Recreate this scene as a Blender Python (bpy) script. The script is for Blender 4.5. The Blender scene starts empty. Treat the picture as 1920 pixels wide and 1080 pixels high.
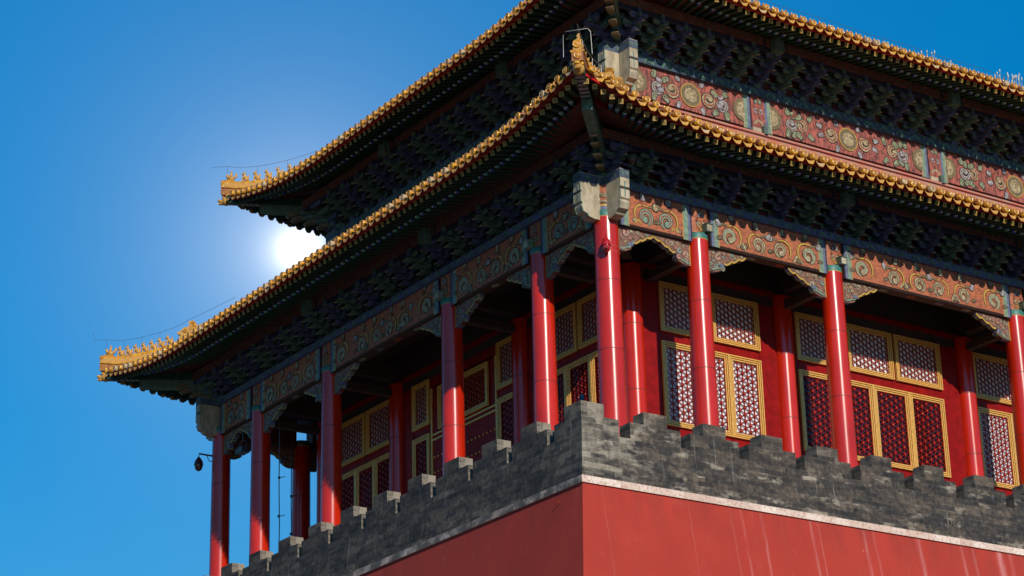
import bpy, bmesh, math, random
from mathutils import Vector, Matrix, Quaternion
random.seed(11)
sc = bpy.context.scene
COL = sc.collection
rad = math.radians

# ------------------------------------------------------------------ camera
CR = Vector((0.82355, -0.56654, -0.02818)); CF = Vector((0.52994, 0.77043, 0.35508))
CAMPOS = Vector((-27.9167, -38.1645, -13.7363)); FPX = 4459.33
CF.normalize(); CR = (CR - CF * CR.dot(CF)).normalized(); CU = CR.cross(CF).normalized()
cam = bpy.data.cameras.new('camera'); camo = bpy.data.objects.new('camera', cam); COL.objects.link(camo)
m = Matrix((CR, CU, -CF)).transposed().to_4x4(); m.translation = CAMPOS
camo.matrix_world = m
cam.sensor_width = 36; cam.lens = FPX / 1920 * 36; cam.clip_start = .5; cam.clip_end = 6000
sc.camera = camo
def pix(p):
    d = Vector(p) - CAMPOS; z = d.dot(CF)
    return 960 + FPX * d.dot(CR) / z, 540 - FPX * d.dot(CU) / z
def inview(p, mg=60):
    x, y = pix(p); return -mg < x < 1920 + mg and -mg < y < 1080 + mg

# ------------------------------------------------------------------ light
SUN_DIR = Vector((0.235, 1.0, -0.49)).normalized()          # the way the light travels
EL = math.asin(-SUN_DIR.z); AZ = math.atan2(-SUN_DIR.x, -SUN_DIR.y)
w = bpy.data.worlds.new('World'); sc.world = w; w.use_nodes = True
nt = w.node_tree; nt.nodes.clear()
N = nt.nodes.new; Lk = nt.links.new
out = N('ShaderNodeOutputWorld'); bg = N('ShaderNodeBackground'); sky = N('ShaderNodeTexSky')
sky.sky_type = 'NISHITA'; sky.sun_disc = False; sky.sun_elevation = EL; sky.sun_rotation = AZ
sky.air_density = 1.0; sky.dust_density = .05; sky.ozone_density = 3.0; sky.altitude = 50
hs = N('ShaderNodeHueSaturation'); hs.inputs['Saturation'].default_value = 1.5; hs.inputs['Hue'].default_value = .496; hs.inputs['Value'].default_value = 1.22
Lk(sky.outputs[0], hs.inputs['Color'])
tc0 = N('ShaderNodeTexCoord'); sp0 = N('ShaderNodeSeparateXYZ'); Lk(tc0.outputs['Generated'], sp0.inputs[0])
mr = N('ShaderNodeMapRange'); Lk(sp0.outputs[2], mr.inputs[0]); mr.inputs[1].default_value = .15; mr.inputs[2].default_value = .50; mr.inputs[3].default_value = .68; mr.inputs[4].default_value = 1.20
vm = N('ShaderNodeVectorMath'); vm.operation = 'SCALE'; Lk(hs.outputs[0], vm.inputs[0])
mr2 = N('ShaderNodeMapRange'); mr2.interpolation_type = 'SMOOTHSTEP'; Lk(sp0.outputs[2], mr2.inputs[0]); mr2.inputs[1].default_value = -.02; mr2.inputs[2].default_value = .22; mr2.inputs[3].default_value = .30; mr2.inputs[4].default_value = 1.0   # low sky dimmed to cut the ambient light in the gallery
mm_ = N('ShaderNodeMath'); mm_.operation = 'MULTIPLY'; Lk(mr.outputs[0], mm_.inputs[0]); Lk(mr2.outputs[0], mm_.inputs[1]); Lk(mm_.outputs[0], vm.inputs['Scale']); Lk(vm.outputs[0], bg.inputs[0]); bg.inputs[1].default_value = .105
# the glare in the sky low beside the eaves: an added glow painted into the sky, apart from the sun lamp
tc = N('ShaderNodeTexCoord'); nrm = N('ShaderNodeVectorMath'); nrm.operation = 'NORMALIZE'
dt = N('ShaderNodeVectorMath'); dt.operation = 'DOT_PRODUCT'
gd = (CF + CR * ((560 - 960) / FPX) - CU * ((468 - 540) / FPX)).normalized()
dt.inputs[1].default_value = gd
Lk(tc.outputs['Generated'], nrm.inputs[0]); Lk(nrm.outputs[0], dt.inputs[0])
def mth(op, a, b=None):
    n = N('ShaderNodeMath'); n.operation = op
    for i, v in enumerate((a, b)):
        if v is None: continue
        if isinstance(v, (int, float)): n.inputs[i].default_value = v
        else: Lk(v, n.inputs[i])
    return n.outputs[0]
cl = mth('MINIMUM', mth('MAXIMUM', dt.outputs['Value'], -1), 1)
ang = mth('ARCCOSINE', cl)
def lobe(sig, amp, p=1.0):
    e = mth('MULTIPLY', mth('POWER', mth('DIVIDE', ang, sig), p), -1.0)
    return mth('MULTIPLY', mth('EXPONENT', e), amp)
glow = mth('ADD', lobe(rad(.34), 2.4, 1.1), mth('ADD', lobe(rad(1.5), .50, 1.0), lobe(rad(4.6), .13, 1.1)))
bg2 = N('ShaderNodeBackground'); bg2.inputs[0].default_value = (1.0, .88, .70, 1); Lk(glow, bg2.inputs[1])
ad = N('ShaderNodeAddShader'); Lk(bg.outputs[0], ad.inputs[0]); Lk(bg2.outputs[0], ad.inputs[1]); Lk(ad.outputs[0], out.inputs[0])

sl = bpy.data.lights.new('sun', 'SUN'); sl.energy = 3.9; sl.angle = rad(.5); sl.color = (1, .91, .78)
so = bpy.data.objects.new('sun', sl); COL.objects.link(so)
so.rotation_euler = SUN_DIR.to_track_quat('-Z', 'Y').to_euler(); so.location = (-20, -60, 60)
sc.view_settings.view_transform = 'Standard'; sc.view_settings.look = 'None'
sc.view_settings.exposure = 0; sc.view_settings.gamma = 1

# ------------------------------------------------------------------ materials
MATS = {}
def mat(name, base, rough=.6, var=.0, vscale=6, bump=0, bscale=30, metal=0, coat=0, spec=.5, dark=None, stretch=None):
    """principled paint with noise wear: base mixed toward `dark` in patches"""
    if name in MATS: return MATS[name]
    M = bpy.data.materials.new(name); M.use_nodes = True; t = M.node_tree; p = t.nodes['Principled BSDF']
    p.inputs['Roughness'].default_value = rough; p.inputs['Metallic'].default_value = metal
    p.inputs['Specular IOR Level'].default_value = spec
    if coat: p.inputs['Coat Weight'].default_value = coat; p.inputs['Coat Roughness'].default_value = .20 if name == 'red_lacquer' else .08
    c = (*base, 1); p.inputs['Base Color'].default_value = c
    geo = t.nodes.new('ShaderNodeNewGeometry'); vec = geo.outputs['Position']
    if stretch:
        mp = t.nodes.new('ShaderNodeMapping'); mp.inputs['Scale'].default_value = stretch
        t.links.new(vec, mp.inputs[0]); vec = mp.outputs[0]
    if var:
        n = t.nodes.new('ShaderNodeTexNoise'); n.inputs['Scale'].default_value = vscale; n.inputs['Detail'].default_value = 8
        n.inputs['Roughness'].default_value = .65; t.links.new(vec, n.inputs['Vector'])
        r = t.nodes.new('ShaderNodeValToRGB'); r.color_ramp.elements[0].position = .38; r.color_ramp.elements[1].position = .62
        d = dark or tuple(x * (1 - var) for x in base)
        r.color_ramp.elements[0].color = (*d, 1); r.color_ramp.elements[1].color = c
        t.links.new(n.outputs['Fac'], r.inputs[0]); t.links.new(r.outputs[0], p.inputs['Base Color'])
    if bump:
        n2 = t.nodes.new('ShaderNodeTexNoise'); n2.inputs['Scale'].default_value = bscale; n2.inputs['Detail'].default_value = 4
        t.links.new(vec, n2.inputs['Vector'])
        b = t.nodes.new('ShaderNodeBump'); b.inputs['Strength'].default_value = bump; b.inputs['Distance'].default_value = .02
        t.links.new(n2.outputs['Fac'], b.inputs['Height']); t.links.new(b.outputs[0], p.inputs['Normal'])
        if coat: t.links.new(b.outputs[0], p.inputs['Coat Normal'])
    MATS[name] = M; return M
lacq = mat('red_lacquer', (.58, .021, .004), .23, .25, 1.6, .13, 2.6, coat=.45, spec=.42, stretch=(1, 1, .35))
redp = mat('red_joinery_paint', (.29, .006, .004), .45, .35, 4, .08, 20, spec=.18)
redd = mat('red_eave_board', (.42, .012, .010), .5, .4, 8)
brown = mat('red_brown_board', (.13, .028, .018), .6, .5, 5)
gold = mat('gold_leaf', (.98, .56, .14), .34, .22, 14, .1, 60, metal=.25)
goldp = mat('gold_paint', (.55, .33, .06), .45, .3, 20)
nail = mat('gilt_stud', (.85, .52, .14), .3, metal=.8)
glaze = mat('yellow_glazed_tile', (.80, .39, .014), .3, .45, 9, .3, 45, coat=.3, dark=(.42, .16, .02))
glazed = mat('yellow_glazed_relief', (.72, .36, .025), .4, .5, 30, .8, 55, coat=.2, dark=(.46, .25, .09))
tube_m = mat('worn_glazed_barrel', (.46, .20, .03), .4, .6, 5, .3, 30, coat=.2, dark=(.26, .09, .04))
orange = mat('orange_beam_paint', (.50, .150, .062), .65, .55, 8, .25, 60, dark=(.24, .070, .036), stretch=(1, 1, 2.2))
pinkr = mat('worn_vermilion_paint', (.46, .115, .080), .65, .6, 8.5, .3, 50, dark=(.085, .030, .026), stretch=(1.6, 1.6, .6))
dkred = mat('dull_red_purlin_paint', (.22, .075, .05), .6, .5, 6)
blue = mat('azurite_blue', (.095, .12, .25), .6, .5, 7, .2, 40)
green = mat('malachite_green', (.12, .215, .16), .6, .5, 7, .2, 40)
bluel = mat('pale_blue_paint', (.15, .17, .27), .6, .35, 9)
greenl = mat('pale_green_paint', (.22, .32, .23), .6, .4, 9, .15, 40)
dblue = mat('dark_blue_board', (.022, .026, .055), .6, .4, 5)
cream = mat('cream_paint', (.46, .38, .22), .6, .4, 13, dark=(.17, .11, .06))
celad = mat('celadon_paint', (.29, .34, .20), .6, .4, 13, dark=(.11, .10, .06))
white_l = mat('pale_lilac_paint', (.42, .40, .43), .6, .3, 13, dark=(.15, .12, .11))
ink = mat('dark_outline', (.030, .018, .014), .7)
olive = mat('olive_paint', (.20, .15, .075), .6, .4, 12)
rust = mat('rust_red_paint', (.32, .06, .03), .6, .4, 12)
bone = mat('bare_primed_wood', (.50, .43, .30), .7, .45, 6, .3, 35, dark=(.30, .25, .17), stretch=(1, 1, .4))
glassd = mat('dark_pane', (.012, .014, .016), .12, spec=.8)
paper = mat('white_pane', (.82, .83, .86), .35, .06, 3)
paperg = mat('grey_blue_pane', (.60, .66, .74), .3, .1, 3)
steel = mat('steel', (.16, .165, .17), .22, metal=1)
wire_m = mat('dark_wire', (.09, .09, .10), .5, metal=.4)
wirel = mat('pale_wire', (.45, .43, .40), .4, metal=.6)
cctvr = mat('red_camera_shell', (.45, .010, .012), .2, coat=.7)
strapm = mat('red_steel_strap', (.45, .06, .02), .35)
lens = mat('smoked_dome', (.05, .01, .01), .08, spec=.9)
greyb = mat('grey_green_box', (.10, .14, .11), .5, .3, 10)
straw = mat('dry_straw', (.62, .58, .48), .8)
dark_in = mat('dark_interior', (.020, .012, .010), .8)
grey_pl = mat('shade_dark_timber', (.060, .035, .028), .7, .4, 6)  # near-black tone puts the gallery's shade into the colour

def special(name):
    M = bpy.data.materials.new(name); M.use_nodes = True; MATS[name] = M
    t = M.node_tree; return M, t, t.nodes['Principled BSDF']
def node(t, kind, **kw):
    n = t.nodes.new(kind)
    for k, v in kw.items():
        if k in n.inputs.keys(): n.inputs[k].default_value = v
        else: setattr(n, k, v)
    return n
def mix(t, fac, a, b, blend='MIX'):
    n = t.nodes.new('ShaderNodeMix'); n.data_type = 'RGBA'; n.blend_type = blend
    for i, v in ((0, fac), (6, a), (7, b)):
        if hasattr(v, 'is_linked'): t.links.new(v, n.inputs[i])
        elif i == 0: n.inputs[0].default_value = v
        else: n.inputs[i].default_value = (*v, 1)
    return n.outputs[2]
def math_(t, op, a, b=0.0, c=None, clamp=False):
    n = t.nodes.new('ShaderNodeMath'); n.operation = op; n.use_clamp = clamp
    for i, v in enumerate((a, b, c)):
        if v is None: continue
        if hasattr(v, 'is_linked'): t.links.new(v, n.inputs[i])
        else: n.inputs[i].default_value = v
    return n.outputs[0]
def ramp(t, val, p0, p1, lo=0.0, hi=1.0):
    n = t.nodes.new('ShaderNodeMapRange'); t.links.new(val, n.inputs[0])
    n.inputs[1].default_value = p0; n.inputs[2].default_value = p1; n.inputs[3].default_value = lo; n.inputs[4].default_value = hi
    return n.outputs[0]
def wallcoords(t):
    g = t.nodes.new('ShaderNodeNewGeometry'); s = t.nodes.new('ShaderNodeSeparateXYZ'); t.links.new(g.outputs['Position'], s.inputs[0])
    s2 = t.nodes.new('ShaderNodeSeparateXYZ'); t.links.new(g.outputs['True Normal'], s2.inputs[0])
    ax = math_(t, 'ABSOLUTE', s2.outputs[0]); ay = math_(t, 'ABSOLUTE', s2.outputs[1])
    isx = math_(t, 'GREATER_THAN', ax, ay)
    u = math_(t, 'ADD', math_(t, 'MULTIPLY', s.outputs[1], isx), math_(t, 'MULTIPLY', s.outputs[0], math_(t, 'SUBTRACT', 1.0, isx)))
    return g, s, isx, u
def noise(t, vec, scale, detail=5, rough=.6):
    n = node(t, 'ShaderNodeTexNoise', Scale=scale, Detail=detail, Roughness=rough); t.links.new(vec, n.inputs['Vector']); return n.outputs['Fac']
def comb(t, x, y, z=0.0):
    n = t.nodes.new('ShaderNodeCombineXYZ')
    for i, v in enumerate((x, y, z)):
        if hasattr(v, 'is_linked'): t.links.new(v, n.inputs[i])
        else: n.inputs[i].default_value = v
    return n.outputs[0]
def bumpn(t, p, h, s=.3, d=.02):
    b = node(t, 'ShaderNodeBump', Strength=s, Distance=d); t.links.new(h, b.inputs['Height']); t.links.new(b.outputs[0], p.inputs['Normal'])
# grey brick with lime wash-out
brick, t, p = special('grey_brick'); p.inputs['Roughness'].default_value = .85
g, s, isx, u = wallcoords(t); pos = g.outputs['Position']
v = comb(t, u, s.outputs[2], isx)
bt = node(t, 'ShaderNodeTexBrick', Scale=1.0); bt.offset = .5
bt.inputs['Brick Width'].default_value = .40; bt.inputs['Row Height'].default_value = .112; bt.inputs['Mortar Size'].default_value = .005
bt.inputs['Mortar Smooth'].default_value = .4; bt.inputs['Bias'].default_value = -.1
bt.inputs['Color1'].default_value = (.026, .024, .023, 1); bt.inputs['Color2'].default_value = (.078, .065, .053, 1); bt.inputs['Mortar'].default_value = (.075, .07, .064, 1)
wob = noise(t, v, 2.4, 3); v2 = comb(t, math_(t, 'ADD', u, math_(t, 'MULTIPLY', wob, .06)), math_(t, 'ADD', s.outputs[2], math_(t, 'MULTIPLY', wob, .02)), isx)
t.links.new(v2, bt.inputs['Vector'])
bc = bt.outputs['Color']
nz = noise(t, pos, 9, 8, .7)
bc = mix(t, .85, bc, mix(t, ramp(t, nz, .34, .66), (.18, .19, .22), (1.85, 1.75, 1.6)), 'MULTIPLY')
lowf = noise(t, comb(t, math_(t, 'MULTIPLY', u, .7), math_(t, 'MULTIPLY', s.outputs[2], 1.6), isx), 1.3, 6, .65); bc = mix(t, 1.0, bc, mix(t, ramp(t, lowf, .36, .64), (.55, .56, .60), (1.75, 1.60, 1.42)), 'MULTIPLY')
eff = ramp(t, noise(t, comb(t, math_(t, 'MULTIPLY', u, 2.5), math_(t, 'MULTIPLY', s.outputs[2], 4.0), isx), 2.0, 8, .72), .58, .74); bc = mix(t, math_(t, 'MULTIPLY', eff, .75), bc, (.17, .185, .21))
near = ramp(t, u, .2, 2.6, 1, 0)
blot = noise(t, comb(t, math_(t, 'MULTIPLY', u, .8), math_(t, 'MULTIPLY', s.outputs[2], 2.2), isx), 1.7, 7, .68)
bt4 = node(t, 'ShaderNodeTexBrick', Scale=1.0); bt4.offset = .5; t.links.new(v2, bt4.inputs['Vector'])
for k_, v_ in (('Brick Width', .40), ('Row Height', .112), ('Mortar Size', .0), ('Bias', 0.0)): bt4.inputs[k_].default_value = v_
bt4.inputs['Color1'].default_value = (0, 0, 0, 1); bt4.inputs['Color2'].default_value = (1, 1, 1, 1)
cell = bt4.outputs['Color']; blot = math_(t, 'ADD', blot, math_(t, 'MULTIPLY', math_(t, 'SUBTRACT', cell, .5), .08))
fine = noise(t, pos, 5, 8, .75); blot = math_(t, 'ADD', blot, math_(t, 'MULTIPLY', math_(t, 'SUBTRACT', fine, .5), .22))
tan = ramp(t, math_(t, 'ADD', blot, math_(t, 'MULTIPLY', near, .22)), .58, .72)
lowedge = ramp(t, s.outputs[2], .0, .22, .10, 0)
tan2 = ramp(t, math_(t, 'ADD', blot, lowedge), .57, .68)
tan = math_(t, 'MULTIPLY', math_(t, 'MAXIMUM', tan, tan2), math_(t, 'SUBTRACT', 1.0, math_(t, 'MULTIPLY', isx, .72)))
bt3 = node(t, 'ShaderNodeTexBrick', Scale=1.0); bt3.offset = .5; t.links.new(v2, bt3.inputs['Vector'])
for k_, v_ in (('Brick Width', .40), ('Row Height', .112), ('Mortar Size', .006), ('Bias', 0.0)): bt3.inputs[k_].default_value = v_
for k_, v_ in (('Color1', (.13, .112, .085, 1)), ('Color2', (.36, .31, .235, 1)), ('Mortar', (.40, .35, .28, 1))): bt3.inputs[k_].default_value = v_
bc = mix(t, math_(t, 'MULTIPLY', tan, .92), bc, mix(t, .5, bt3.outputs['Color'], mix(t, nz, (.45, .45, .45), (1.5, 1.5, 1.5)), 'MULTIPLY'))
strk = noise(t, comb(t, math_(t, 'MULTIPLY', u, 9.0), math_(t, 'MULTIPLY', s.outputs[2], .55), isx), 1.0, 4, .6)
st = ramp(t, strk, .64, .74); bc = mix(t, math_(t, 'MULTIPLY', st, .5), bc, (.34, .325, .30))
sd_ = noise(t, comb(t, math_(t, 'MULTIPLY', u, 4.0), math_(t, 'MULTIPLY', s.outputs[2], .35), math_(t, 'ADD', isx, 9.0)), 1.0, 6, .65); bc = mix(t, ramp(t, sd_, .5, .72, 0, .6), bc, (.018, .017, .018))
topd = ramp(t, s.outputs[2], 1.30, 1.70, 0, .5); bc = mix(t, math_(t, 'MULTIPLY', topd, ramp(t, blot, .4, .6)), bc, (.19, .145, .10))
t.links.new(bc, p.inputs['Base Color'])
hh = math_(t, 'ADD', math_(t, 'MULTIPLY', bt.outputs['Fac'], -.6), math_(t, 'MULTIPLY', nz, .5)); bumpn(t, p, hh, .5, .02)
# red limewashed wall with pale runs
rwall, t, p = special('red_limewash'); p.inputs['Roughness'].default_value = .9
g, s, isx, u = wallcoords(t); pos = g.outputs['Position']
n1 = noise(t, pos, .7, 6, .6); n2 = noise(t, comb(t, math_(t, 'MULTIPLY', u, 3.0), math_(t, 'MULTIPLY', s.outputs[2], .15), isx), 1.0, 5)
c = mix(t, ramp(t, n1, .3, .7), (.37, .029, .015), (.45, .037, .020)); c = mix(t, ramp(t, n2, .35, .75, 0, .5), c, (.35, .036, .022))
n5 = noise(t, pos, 2.6, 8, .7); c = mix(t, ramp(t, n5, .56, .72, 0, .35), c, (.46, .075, .05))
acc = None
warp = math_(t, 'MULTIPLY', math_(t, 'SUBTRACT', noise(t, comb(t, 0.0, s.outputs[2], u), 1.5, 3), .5), .10)
uu = math_(t, 'ADD', math_(t, 'ADD', u, warp), math_(t, 'MULTIPLY', s.outputs[2], .06))
for (c0, wd, a) in ((3.75, .02, .25), (4.05, .03, .35), (4.6, .035, .4), (6.0, .035, .55), (6.22, .02, .4), (7.55, .04, .5), (7.85, .03, .4), (9.2, .06, .6), (10.55, .05, .5), (10.9, .04, .3), (11.75, .09, .95), (12.1, .05, .5), (.35, .012, .2), (2.6, .015, .2)):
    d = math_(t, 'DIVIDE', math_(t, 'SUBTRACT', uu, c0), wd)
    e = math_(t, 'MULTIPLY', math_(t, 'EXPONENT', math_(t, 'MULTIPLY', math_(t, 'MULTIPLY', d, d), -1.0)), a)
    acc = e if acc is None else math_(t, 'MAXIMUM', acc, e)
fad = ramp(t, noise(t, comb(t, math_(t, 'MULTIPLY', u, 14.0), math_(t, 'MULTIPLY', s.outputs[2], .8), 3.0), 1.0, 4), .3, .7)
runs = ramp(t, noise(t, comb(t, math_(t, 'MULTIPLY', uu, 5.0), math_(t, 'MULTIPLY', s.outputs[2], .12), 7.0), 1.0, 5, .6), .60, .78, 0, .45)
acc = math_(t, 'MAXIMUM', acc, math_(t, 'MULTIPLY', runs, ramp(t, u, 3.0, 4.5)))
acc = math_(t, 'MULTIPLY', math_(t, 'MULTIPLY', acc, fad), math_(t, 'SUBTRACT', 1.0, isx))
c = mix(t, math_(t, 'MULTIPLY', acc, .8), c, (.72, .36, .34))
chips = ramp(t, noise(t, comb(t, math_(t, 'MULTIPLY', u, 9.0), math_(t, 'MULTIPLY', s.outputs[2], 3.5), isx), 1.0, 2), .78, .80)
c = mix(t, math_(t, 'MULTIPLY', chips, .5), c, (.75, .45, .38))
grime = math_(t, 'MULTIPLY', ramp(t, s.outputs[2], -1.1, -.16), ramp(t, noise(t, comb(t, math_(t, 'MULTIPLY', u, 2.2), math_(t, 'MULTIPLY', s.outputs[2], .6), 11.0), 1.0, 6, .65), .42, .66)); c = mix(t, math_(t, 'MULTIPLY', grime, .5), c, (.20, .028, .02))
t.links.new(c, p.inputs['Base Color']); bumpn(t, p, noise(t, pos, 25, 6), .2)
# pale coping stone
coping_m, t, p = special('pale_coping_stone'); p.inputs['Roughness'].default_value = .8
g, s, isx, u = wallcoords(t); pos = g.outputs['Position']
bt = node(t, 'ShaderNodeTexBrick', Scale=1.0); bt.offset = 0
bt.inputs['Brick Width'].default_value = .42; bt.inputs['Row Height'].default_value = 5; bt.inputs['Mortar Size'].default_value = .006; bt.inputs['Bias'].default_value = 0
bt.inputs['Color1'].default_value = (.82, .70, .60, 1); bt.inputs['Color2'].default_value = (.62, .44, .35, 1); bt.inputs['Mortar'].default_value = (.55, .40, .32, 1)
t.links.new(comb(t, u, s.outputs[2], isx), bt.inputs['Vector'])
n1 = noise(t, pos, 14, 7, .7); c = mix(t, ramp(t, n1, .48, .66), bt.outputs['Color'], (.45, .25, .18))
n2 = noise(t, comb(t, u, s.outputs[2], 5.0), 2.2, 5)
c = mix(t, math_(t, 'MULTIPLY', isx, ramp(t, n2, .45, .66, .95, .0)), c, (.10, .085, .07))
t.links.new(c, p.inputs['Base Color']); bumpn(t, p, n1, .35, .02)
# paving far below
pave, t, p = special('stone_paving'); p.inputs['Roughness'].default_value = .85
g = t.nodes.new('ShaderNodeNewGeometry'); bt = node(t, 'ShaderNodeTexBrick', Scale=1.0); t.links.new(g.outputs['Position'], bt.inputs['Vector'])
bt.inputs['Color1'].default_value = (.11, .10, .088, 1); bt.inputs['Color2'].default_value = (.085, .078, .07, 1); bt.inputs['Mortar'].default_value = (.11, .1, .1, 1)
bt.inputs['Brick Width'].default_value = .9; bt.inputs['Row Height'].default_value = .5; bt.inputs['Mortar Size'].default_value = .01
t.links.new(bt.outputs['Color'], p.inputs['Base Color'])

# ------------------------------------------------------------------ mesh builder and object helpers
WL = {}
class MB:
    def __init__(s): s.v = []; s.f = []; s.m = []; s.mats = []; s.smooth = []
    def mi(s, mt):
        if mt not in s.mats: s.mats.append(mt)
        return s.mats.index(mt)
    def add(s, vs, fs, mt, M=None, sm=False):
        b = len(s.v); i = s.mi(mt)
        s.v += [tuple(M @ Vector(v)) if M else tuple(v) for v in vs]
        for f in fs: s.f.append([b + k for k in f]); s.m.append(i); s.smooth.append(sm)
    def box(s, c, d, mt, M=None, taper=0):
        x, y, z = c; a, b, h = d[0] / 2, d[1] / 2, d[2] / 2; k = 1 - taper
        vs = [(x - a * k, y - b * k, z - h), (x + a * k, y - b * k, z - h), (x + a * k, y + b * k, z - h), (x - a * k, y + b * k, z - h),
              (x - a, y - b, z + h), (x + a, y - b, z + h), (x + a, y + b, z + h), (x - a, y + b, z + h)]
        s.add(vs, [(0, 3, 2, 1), (4, 5, 6, 7), (0, 1, 5, 4), (1, 2, 6, 5), (2, 3, 7, 6), (3, 0, 4, 7)], mt, M)
    def span(s, a, b, mt, M=None):
        lo = [min(p, q) for p, q in zip(a, b)]; hi = [max(p, q) for p, q in zip(a, b)]
        s.box([(p + q) / 2 for p, q in zip(lo, hi)], [q - p for p, q in zip(lo, hi)], mt, M)
    def prism(s, poly, a, b, fn, mt, side=None):
        """poly 2-D extruded from depth a to b; fn(px, py, depth) -> point"""
        n = len(poly); vs = [fn(x, y, a) for x, y in poly] + [fn(x, y, b) for x, y in poly]
        s.add(vs, [tuple(range(n)), tuple(range(2 * n - 1, n - 1, -1))], mt)
        for i in range(n):
            mm = side[i % len(side)] if isinstance(side, list) else (side or mt)
            j = (i + 1) % n; s.add([vs[i], vs[j], vs[n + j], vs[n + i]], [(0, 1, 2, 3)], mm)
    def lathe(s, prof, mt, M=None, n=20, sm=True, a0=0, a1=2 * math.pi):
        full = abs(a1 - a0 - 2 * math.pi) < 1e-6; k = n if full else n + 1; vs = []
        for r, z in prof:
            for i in range(k):
                a = a0 + (a1 - a0) * i / n; vs.append((r * math.cos(a), r * math.sin(a), z))
        fs = []
        for j in range(len(prof) - 1):
            for i in range(n):
                i2 = (i + 1) % k; fs.append((j * k + i, j * k + i2, (j + 1) * k + i2, (j + 1) * k + i))
        s.add(vs, fs, mt, M, sm)
    def tube(s, pts, r, mt, n=6, sm=True, arc=None, cap=False):
        pts = [Vector(p) for p in pts]; vs = []
        a0, a1 = arc or (0, 2 * math.pi); full = arc is None; k = n if full else n + 1
        for i, p in enumerate(pts):
            d = (pts[min(i + 1, len(pts) - 1)] - pts[max(i - 1, 0)]).normalized()
            up = Vector((0, 0, 1)) if abs(d.z) < .95 else Vector((1, 0, 0))
            x = d.cross(up).normalized(); y = x.cross(d); rr = r[i] if isinstance(r, (list, tuple)) else r
            for q in range(k):
                a = a0 + (a1 - a0) * q / n; vs.append(p + x * (rr * math.cos(a)) + y * (rr * math.sin(a)))
        fs = []
        for i in range(len(pts) - 1):
            for q in range(n):
                q2 = (q + 1) % k; fs.append((i * k + q, i * k + q2, (i + 1) * k + q2, (i + 1) * k + q))
        if cap and full: fs += [tuple(range(k)), tuple(range(len(vs) - 1, len(vs) - 1 - k, -1))]
        s.add(vs, fs, mt, None, sm)
    def ball(s, c, r, mt, M=None, n=10, k=6, sm=True):
        r = r if isinstance(r, (tuple, list)) else (r, r, r); prof = [(max(1e-4, math.sin(math.pi * i / k)), -math.cos(math.pi * i / k)) for i in range(k + 1)]
        T = Matrix.Translation(c) @ Matrix.Diagonal((r[0], r[1], r[2], 1)); s.lathe(prof, mt, (M @ T) if M else T, n, sm)
    def ribbon(s, pts, wd, fn, o, mt, closed=False):
        """flat painted band along a 2-D path on a facade plane"""
        n = len(pts); vs = []
        for i, (x, y) in enumerate(pts):
            a = pts[(i - 1) % n] if closed else pts[max(i - 1, 0)]; b = pts[(i + 1) % n] if closed else pts[min(i + 1, n - 1)]
            dx, dy = b[0] - a[0], b[1] - a[1]; l = math.hypot(dx, dy) or 1
            ww = (wd[i] if isinstance(wd, (list, tuple)) else wd) / 2
            vs += [fn(x - dy / l * ww, y + dx / l * ww, o), fn(x + dy / l * ww, y - dx / l * ww, o)]
        fs = [(2 * i, 2 * i + 1, 2 * i + 3, 2 * i + 2) for i in range(n - 1)]
        if closed: fs.append((2 * n - 2, 2 * n - 1, 1, 0))
        s.add(vs, fs, mt)
    def poly(s, pts, fn, o, mt): s.add([fn(x, y, o) for x, y in pts], [tuple(range(len(pts)))], mt)
    def mesh(s, name):
        me = bpy.data.meshes.new(name); me.from_pydata([tuple(v) for v in s.v], [], s.f)
        for mt in s.mats: me.materials.append(mt)
        me.polygons.foreach_set('material_index', s.m); me.polygons.foreach_set('use_smooth', s.smooth); me.update(); return me
    def build(s, name, parent=None, org=(0, 0, 0), local=False):
        """vertices are world coordinates unless local; the object's origin goes to org"""
        o3 = Vector(org)
        if not local: s.v = [tuple(Vector(v) - o3) for v in s.v]
        return link(name, s.mesh(name), parent, o3)
def link(name, data, parent, loc, rot=None):
    o = bpy.data.objects.new(name, data); COL.objects.link(o); place(o, parent, Vector(loc), rot); return o
def place(o, parent, loc, rot=None):
    WL[o.name] = Vector(loc)
    if parent is not None: o.parent = parent; o.location = Vector(loc) - WL[parent.name]
    else: o.location = loc
    if rot is not None: o.rotation_mode = 'QUATERNION'; o.rotation_quaternion = rot
def thing(name, loc, label, cat, group=None):
    o = link(name, None, None, loc); tag(o, label, cat, group); return o
def tag(o, label=None, cat=None, group=None, kind=None):
    for k, v in (('label', label), ('category', cat), ('group', group), ('kind', kind)):
        if v: o[k] = v
    return o
def repeats(name, items, parent, cap=100, label=None):
    """items: (mesh, Matrix). The cap nearest ones in view become parts, the others one stuff part."""
    def key(it):
        q = it[1].translation; return (0 if inview(q, 30) else 1, (q - CAMPOS).length)
    items = sorted(items, key=key); keep = items[:cap]; rest = items[cap:]
    for me, M in keep:
        o = link(name, me, parent, M.translation, M.to_quaternion())
    if rest:
        mb = MB()
        for me, M in rest:
            base = len(mb.v); mb.v += [tuple(M @ v.co) for v in me.vertices]
            for pz in me.polygons:
                mb.f.append([base + i for i in pz.vertices]); mb.m.append(mb.mi(me.materials[pz.material_index])); mb.smooth.append(pz.use_smooth)
        tag(mb.build(name + '_row', parent, WL[parent.name]), kind='stuff')
def rotz(a): return Matrix.Rotation(a, 4, 'Z')
def frameM(p, xdir, up=(0, 0, 1)):
    x = Vector(xdir).normalized(); z = Vector(up); y = z.cross(x).normalized(); z = x.cross(y)
    M = Matrix((x, y, z)).transposed().to_4x4(); M.translation = p; return M

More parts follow.
